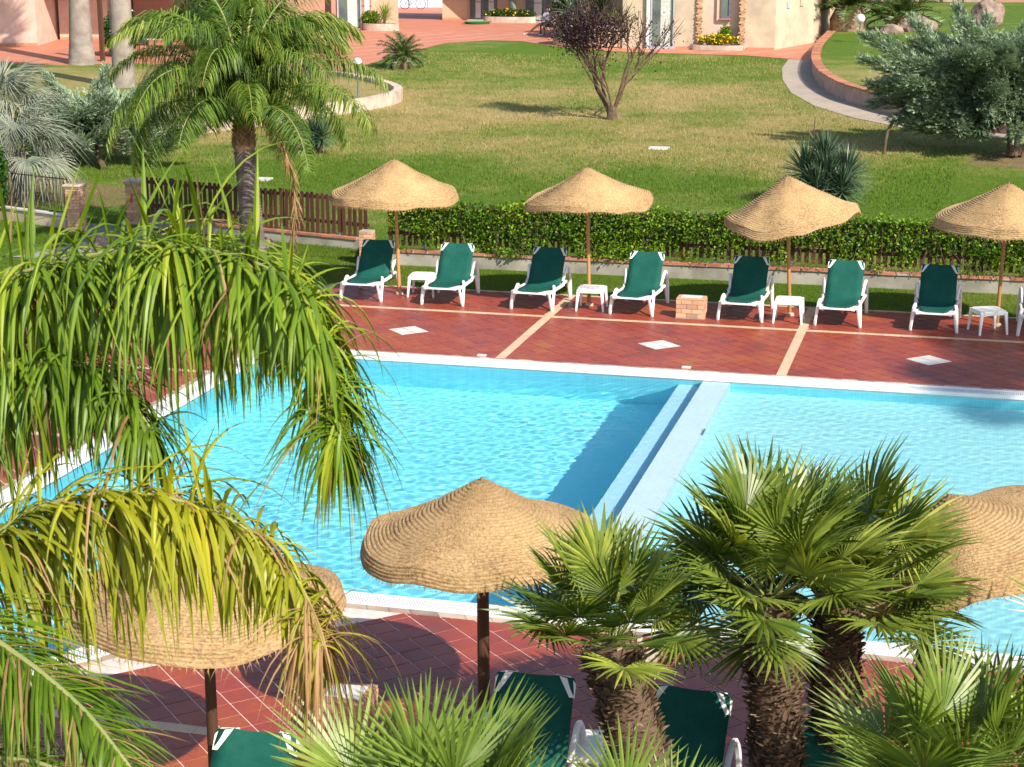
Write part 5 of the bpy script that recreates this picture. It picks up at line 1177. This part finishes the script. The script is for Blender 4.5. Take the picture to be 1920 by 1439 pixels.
# terrace furniture
def terrace_chair(x, y, rz, label):
    t = thing('terrace_chair', (x, y, terr(y)+.012), label, 'chair', 'dark terrace chairs', rz)
    MB().box((0, 0, .44), (.46, .46, .05)).build('seat', M['iron'], t); MB().box((0, .22, .72), (.46, .04, .5), 0, -.12).build('backrest', M['iron'], t)
    for sx in (-1, 1):
        for sy in (-1, 1): MB().bar((sx*.2, sy*.2, 0), (sx*.2, sy*.2, .44), .035, .035).build('leg', M['iron'], t)
        MB().bar((sx*.23, -.2, .64), (sx*.23, .22, .64), .04, .03).build('armrest', M['iron'], t)
def terrace_table(x, y, label, r=.45):
    t = thing('terrace_table', (x, y, terr(y)+.012), label, 'table', 'terrace tables'); MB().lathe([(0, .75), (r, .75), (r, .72), (0, .72)], seg=24).build('tabletop', M['white_tile'], t); MB().tube([(0, 0, 0), (0, 0, .72)], .035, 8).build('pedestal', M['iron'], t); MB().lathe([(0, .03), (.24, .02), (.25, 0)], seg=16).build('base', M['iron'], t)
terrace_table(-26.0, 44.4, 'small round terrace table between the tall palm trunks'); terrace_chair(-26.8, 44.9, .3, 'dark chair left of the table between the palm trunks'); terrace_chair(-25.2, 44.6, 2.6, 'dark chair right of the table between the palm trunks')
terrace_table(-18.8, 46.8, 'white topped terrace table seen through the palm leaflets'); terrace_table(-20.3, 49.4, 'white topped terrace table further back behind the palm crown'); terrace_chair(-18.0, 46.3, .8, 'dark chair right of the table behind the palm crown'); terrace_chair(-21.2, 48.8, -.7, 'dark chair at the back table behind the palm crown'); terrace_chair(-19.5, 45.8, -.2, 'dark chair in front of the table behind the palm crown')
for i, (x, y) in enumerate([(-26.6, 42.6), (-25.9, 43.3)]):
    pz = thing('terracotta_pot', (x, y, terr(y)+.012), ['terracotta pot at the foot of the wooden post', 'terracotta pot just right of the one by the post'][i], 'flower pot', 'terracotta pots'); MB().lathe([(0, 0), (.13, 0), (.19, .32), (.21, .32), (.21, .38), (.17, .38), (.15, .30), (0, .30)], seg=18).build('pot', M['terracotta'], pz, smooth=True); MB().lathe([(0, .33), (.165, .33)], seg=18).build('soil', M['soil'], pz)
# centre house
hc = thing('ochre_house', (0, 0, 0), 'ochre house with grey glazed doors across the top centre', 'house')
block(hc, 'wall', (-24.6, 58.0), (-22.1, 58.5), 1.87, 3.4, 5, 'pink2')
block(hc, 'wall', (-21.0, 59.2), (-19.7, 59.6), 1.87, 3.4, .6, 'ochre')
dcx = (-22.35, 58.55); window_on(hc, (-22.55, 58.38), (1, .2), 1.25, 1.87, 3.0, 'frame_pale', 1, name='glazed_door', sill=False); MB().box((-21.15, 58.95, 3.3), (.16, .3, 2.9)).build('wall', M['white_conc'], hc)
block(hc, 'wall', (-20.6, 70.4), (-18.9, 70.8), 1.87, 3.5, 5, 'ochre'); block(hc, 'wall', (-19.3, 70.75), (-9.6, 68.0), 1.87, 3.5, 5, 'ochre'); skirting(hc, (-20.6, 70.4), (-19.4, 70.7), 1.88)
dr = (9.7, -2.75)
window_on(hc, (-19.0, 70.60), dr, 1.75, 1.90, 3.2, 'frame_grey', 2, 1.02, name='glazed_door', sill=False); window_on(hc, (-15.45, 69.58), dr, 2.45, 1.90, 3.2, 'frame_grey', 2, 1.02, name='glazed_door', sill=False)
for q, w in (((-19.05, 70.55), 1.85), ((-15.5, 69.52), 2.55)):
    d_ = Vector(dr).normalized(); MB().box((q[0]+d_.x*w/2, q[1]+d_.y*w/2-.06, 1.905), (w, .35, .05), math.atan2(d_.y, d_.x)).build('threshold', M['white_tile'], hc)
block(hc, 'wall', (-30, 87.0), (-20, 89.5), 1.87, 3.4, .3, 'white_car'); 
for k in range(8): MB().box((-29.3+k*1.25, 87.1+k*.3125, 3.0), (.03, .03, 2.4), .245).build('panel_seam', M['frame_pale'], hc)
MB().prism([(-25.5, 57.2), (-19, 58.6), (-20.8, 69.2), (-9, 66.4), (-9, 76), (-25, 76)], 5.27, 5.5).build('roof', M['brick_red'], hc)
# right house
hr = thing('cream_house', (0, 0, 0), 'cream house with brick quoins and a narrow window at the top right', 'house')
block(hr, 'wall', (-9.9, 56.85), (-6.3, 53.3), 1.75, 3.4, 5, 'ochre'); block(hr, 'wall', (-6.4, 51.35), (-2.75, 51.42), 1.6, 3.4, 5, 'cream'); block(hr, 'wall', (-2.75, 51.62), (-1.15, 51.70), 1.6, 3.4, 4.8, 'pink'); block(hr, 'wall', (-1.15, 51.42), (.42, 51.45), 1.6, 3.4, 5, 'cream')
block(hr, 'wall', (.42, 51.60), (1.95, 55.6), 1.7, 3.4, .3, 'cream'); block(hr, 'wall', (1.95, 55.6), (2.3, 62), 1.8, 3.4, .3, 'ochre'); skirting(hr, (-3.95, 51.40), (-2.9, 51.42), 1.62); skirting(hr, (-.8, 51.42), (.42, 51.45), 1.62)
window_on(hr, (-5.12, 51.32), (1, .01), 1.08, 1.64, 2.9, 'frame_pale', 1, name='glazed_door', sill=False); MB().box((-5.22, 51.30, 3.1), (.14, .2, 3.0)).build('wall', M['white_conc'], hr)
window_on(hr, (-2.02, 51.62), (1, .05), .42, 2.98, 1.3, 'frame_grey', 1, None, True, False)
MB().box((-2.14, 51.58, 3.55), (.10, .12, 1.3)).build('window_reveal', M['pink'], hr)
MB().box((-4.06, 51.22, 2.85), (.05, .05, .12)).build('door_handle', M['iron'], hr)
bq = bmesh_brick(.24, .20, .062, 'brick'); bq2 = bmesh_brick(.15, .20, .062, 'brick')
for cx_, side in ((-2.93, 1), (-1.02, 1)):
    for r in range(46):
        o = place('quoin_brick', bq if r % 3 else bq2, hr, (cx_+(.025 if r % 2 else -.025)+R.uniform(-.01, .01), 51.40+R.uniform(-.012, .012), 1.66+r*.072))
MB().box((.78, 52.7, 3.55), (.30, .20, .28), 1.2).build('meter_box', M['frame_pale'], hr); MB().box((1.25, 53.9, 3.65), (.30, .20, .34), 1.2).build('meter_box', M['cream'], hr)
MB().prism([(-9.9, 57.2), (-6.5, 53.0), (-6.4, 51.1), (.8, 51.1), (2.2, 56), (0, 60), (-8, 60)], 5.0, 5.15).build('roof', M['brick_red'], hr)
bw = thing('boundary_wall', (0, 0, 0), 'shaded brown panelled wall closing the raised lawn at the top right', 'wall')
for k in range(7): MB().box((1.0+k*1.28, 89.0, 3.9), (1.22, .2, 2.8)).build('panel', M['retain'], bw)
for k in range(8): MB().box((.36+k*1.28, 88.97, 3.95), (.12, .3, 2.9)).build('pier', M['bark'], bw)
bw2 = thing('boundary_wall', (0, 0, 0), 'salmon pink wall at the top right corner', 'wall'); MB().box((15, 88.6, 3.6), (10, .3, 2.2)).build('wall_body', M['pink2'], bw2); MB().box((15, 88.6, 4.73), (10.1, .4, .08)).build('coping', M['pink'], bw2)

# planters and flowers in front of the houses
def planter(x, y, rx, ry, h, label, mat='retain_pale', rz=0.0):
    t = thing('planter', (x, y, terr(y)+.012), label, 'planter', rz=rz); N_ = 28; A_ = [(rx*math.cos(2*PI*i/N_), ry*math.sin(2*PI*i/N_)) for i in range(N_)]; B_ = [(a*.86, b*.82) for a, b in A_]
    V = [(a, b, 0) for a, b in A_]+[(a, b, h) for a, b in A_]+[(a, b, h) for a, b in B_]+[(a, b, h-.12) for a, b in B_]; F = []
    for i in range(N_):
        j = (i+1) % N_; F += [(i, j, N_+j, N_+i), (N_+i, N_+j, 2*N_+j, 2*N_+i), (2*N_+i, 2*N_+j, 3*N_+j, 3*N_+i)]
    MB().add(V, F).build('rim', M[mat], t); MB().add([(a, b, h-.10) for a, b in B_], [tuple(range(N_))]).build('soil', M['soil'], t); return t
planter(-20.3, 58.6, .95, .6, .35, 'curved stone planter beside the pale glazed door at the top left centre')
planter(-16.1, 68.4, 1.5, .45, .32, 'low kerbed flower bed between the two grey glazed doors')
planter(-2.05, 51.0, 1.15, .35, .22, 'low curved brick planter under the narrow window')
planter(-7.6, 52.6, 2.3, 1.3, .95, 'rounded ochre raised planter in front of the recessed door', 'ochre')
bush('marigold_bed', -2.0, 51.05, 1.85, (.95, .26, .24), 2200, 'ivy', .07, 'bright yellow flowers in the planter under the narrow window', 'flowers', flowers=('flower_y', 330)); bush('small_shrub', -1.75, 51.3, 2.15, (.26, .2, .28), 700, 'ivy', .08, 'small green shrub above the yellow flowers')
bush('flower_bed', -16.1, 68.45, 2.1, (1.5, .35, .26), 2600, 'ivy_dark', .10, 'low bed of green leaves and yellow flowers between the grey doors', 'flowers', flowers=('flower_y', 130))
bush('leafy_shrub', -20.9, 58.7, 2.15, (.5, .4, .35), 1400, 'ivy', .10, 'green leafy shrub at the left of the curved stone planter')
bush('leafy_shrub', -6.3, 51.9, 2.5, (1.0, .6, .40), 4200, 'ivy', .12, 'low bright green shrub at the right of the ochre raised planter', flowers=('flower_y', 40))
bush('leafy_shrub', -9.2, 55.8, 2.1, (1.6, .9, 1.1), 5200, 'ivy_dark', .15, 'tall dark green shrub behind the purple tree against the wall', flowers=('flower_r', 30))
cr = thing('wall_creeper', (-7.2, 53.6, 3.4), 'dark creeper hanging on the ochre wall above the raised planter', 'climbing plant'); rs = random.Random(77)
P = [Vector((rs.uniform(-2.5, 1.6), 0, 0)) for _ in range(2600)]; P = [Vector((p.x, -p.x*.95-.55+rs.uniform(-.15, .1), 1.4-rs.random()**2*(1.2 if p.x < -.4 else .75))) for p in P]
scatter(LEAF_V, LEAF_F, P, rand_dirs(len(P)), rand_dirs(len(P), .3), .11*np.random.uniform(.6, 1.3, len(P)), 'foliage', M['ivy_dark'], cr, 'stuff')
def rosette_plant(name, x, y, z, n, L_, w, mat, label, cat, seed, elmin=0.0, grav=.4):
    t = thing(name, (x, y, z), label, cat); rosette((0, 0, 0), n, L_, w, mat, random.Random(seed), elmin, 1.4, grav, 3, t, 'blades'); MB().tube([(0, 0, -.4), (0, 0, .05)], .06, 7).build('stem', M['bark'], t)
rosette_plant('agave', -9.6, 55.0, 3.0, 34, 1.0, .13, 'agave', 'pale green agave above the purple leaved tree', 'agave', 1, .0); rosette_plant('strappy_plant', -20.1, 58.6, 2.4, 40, .95, .085, 'fan_bright', 'yellow green strappy plant in the curved stone planter', 'potted plant', 2, .1)
rosette_plant('strappy_plant', -7.4, 52.9, 2.6, 60, .95, .07, 'yucca', 'dark spiky plant in the ochre raised planter', 'plant', 3, .1); rosette_plant('strappy_plant', -8.0, 54.3, 3.0, 40, .9, .08, 'cycad', 'green spiky plant behind the agave', 'plant', 4, .0)
cac = thing('climbing_cactus', (-16.2, 69.4, 1.9), 'grey green cactus stem climbing the wall between the grey doors', 'cactus'); MB().tube([(0, 0, 0), (.05, .05, .7), (-.1, .1, 1.3), (-.25, .1, 2.3)], [.15, .2, .17, .15], 9, jit=.1).build('stem', M['agave'], cac, smooth=True)
gb = MB().lathe([(0, .03), (.55, .03), (.72, .14), (.78, .14), (.62, 0), (0, 0)], seg=26).build('paddling_basin', M['green_plastic'], smooth=True); gb.location = (-17.4, 66.4, 1.884); tag(gb, 'bright green plastic basin on the terrace left of the flower bed', 'basin')

# bicycle against the pale panel wall
by = thing('bicycle', (-26.9, 84.6, 1.88), 'dark bicycle leaning by the pale wall in the passage at the top', 'bicycle', rz=.2)
for sx in (-.52, .52):
    N_ = 28; ty = MB().tube([(sx+.33*math.cos(2*PI*i/N_), 0, .345+.33*math.sin(2*PI*i/N_)) for i in range(N_+1)], .019, 6, cap=False).build('tyre', M['rubber'], by, smooth=True); sk = MB()
    for i in range(12): sk.tube([(sx, 0, .345), (sx+.32*math.cos(i*PI/6), 0, .345+.32*math.sin(i*PI/6))], .003, 3)
    sk.build('spokes', M['chrome'], ty)
fr = MB()
for a, b in (((-.52, 0, .345), (-.1, 0, .32)), ((-.1, 0, .32), (-.2, 0, .86)), ((-.18, 0, .76), (.36, 0, .80)), ((-.1, 0, .32), (.36, 0, .74)), ((-.52, 0, .345), (-.18, 0, .74)), ((.34, 0, .95), (.52, 0, .345))): fr.tube([a, b], .017, 6)
fr.build('frame', M['iron'], by); MB().box((-.2, 0, .89), (.25, .13, .05)).build('saddle', M['rubber'], by, bevel=.02); MB().tube([(.34, -.28, .98), (.32, 0, .96), (.34, .28, .98)], .014, 6).build('handlebar', M['iron'], by)

# bench and the seated person seen from behind
bx, byy = -11.15, 57.1; bz = terr(byy)+.012
be = thing('bench', (bx, byy, bz), 'dark bench on the terrace under the seated person', 'bench', rz=-.35)
for k in range(4): MB().box((.3, -.16+k*.11, .45), (1.5, .09, .035)).build('seat_slat', M['iron'], be)
for sx in (-.4, 1.0):
    for sy in (-.15, .16): MB().bar((sx, sy, 0), (sx, sy, .44), .06, .06).build('leg', M['iron'], be)
def skin_fig(name, verts, edges, rad, mat, parent, sub=2, root=0):
    me = bpy.data.meshes.new(name); bm = bmesh.new(); bv = [bm.verts.new(v) for v in verts]; [bm.edges.new((bv[a], bv[b])) for a, b in edges]; bm.verts.layers.skin.verify(); bm.to_mesh(me); bm.free()
    o = bpy.data.objects.new(name, me); COL.objects.link(o); o.parent = parent; sv = me.skin_vertices[0].data
    for i, r in enumerate(rad): sv[i].radius = (r, r) if isinstance(r, (int, float)) else r
    sv[root].use_root = True; o.modifiers.new('skin', 'SKIN').use_smooth_shade = True; s = o.modifiers.new('sub', 'SUBSURF'); s.levels = sub; s.render_levels = sub; me.materials.append(mat); return o
pe = thing('person', (bx, byy, bz), 'person in a white shirt sitting on the bench with one leg stretched out', 'person', rz=-.35)
V = [(0, 0, .56), (0, .0, .74), (0, -.03, .98), (0, -.06, 1.10), (0, -.10, 1.20), (0, -.12, 1.30), (-.10, -.02, .54), (-.52, -.16, .50), (-.98, -.34, .10), (-1.10, -.44, .05), (.10, -.02, .54), (.02, -.46, .52), (.0, -.50, .10), (-.02, -.64, .05),
     (-.19, -.04, 1.04), (-.30, -.10, .78), (-.20, -.34, .66), (.19, -.04, 1.04), (.30, -.10, .78), (.16, -.34, .66), (-.17, -.42, .65), (.12, -.42, .65)]
Ed = [(0, 1), (1, 2), (2, 3), (3, 4), (4, 5), (0, 6), (6, 7), (7, 8), (8, 9), (0, 10), (10, 11), (11, 12), (12, 13), (2, 14), (14, 15), (15, 16), (16, 20), (2, 17), (17, 18), (18, 19), (19, 21)]
Rd = [.15, .14, .155, .06, .085, .095, .10, .075, .045, .04, .10, .075, .045, .04, .065, .045, .035, .065, .045, .035, .03, .03]
skin_fig('body', V, Ed, Rd, M['skin'], pe)
skin_fig('shirt', [(0, .0, .55), (0, .0, .76), (0, -.03, .99), (0, -.05, 1.06), (-.20, -.04, 1.04), (-.28, -.08, .86), (.20, -.04, 1.04), (.28, -.08, .86)], [(0, 1), (1, 2), (2, 3), (2, 4), (4, 5), (2, 6), (6, 7)], [.185, .175, .185, .09, .09, .07, .09, .07], M['shirt'], pe)
skin_fig('shorts', [(0, 0, .55), (-.11, -.03, .54), (-.42, -.13, .51), (.10, -.03, .54), (.04, -.34, .53)], [(0, 1), (1, 2), (0, 3), (3, 4)], [.165, .115, .10, .115, .10], M['shorts'], pe)
skin_fig('hair', [(0, -.07, 1.24), (0, -.09, 1.33), (0, -.13, 1.385)], [(0, 1), (1, 2)], [.075, .108, .07], M['hair'], pe)
for sh in ((-1.12, -.46, .04), (-.02, -.66, .04)): MB().box(sh, (.11, .26, .07)).build('shoe', M['white_conc'], pe, bevel=.02)
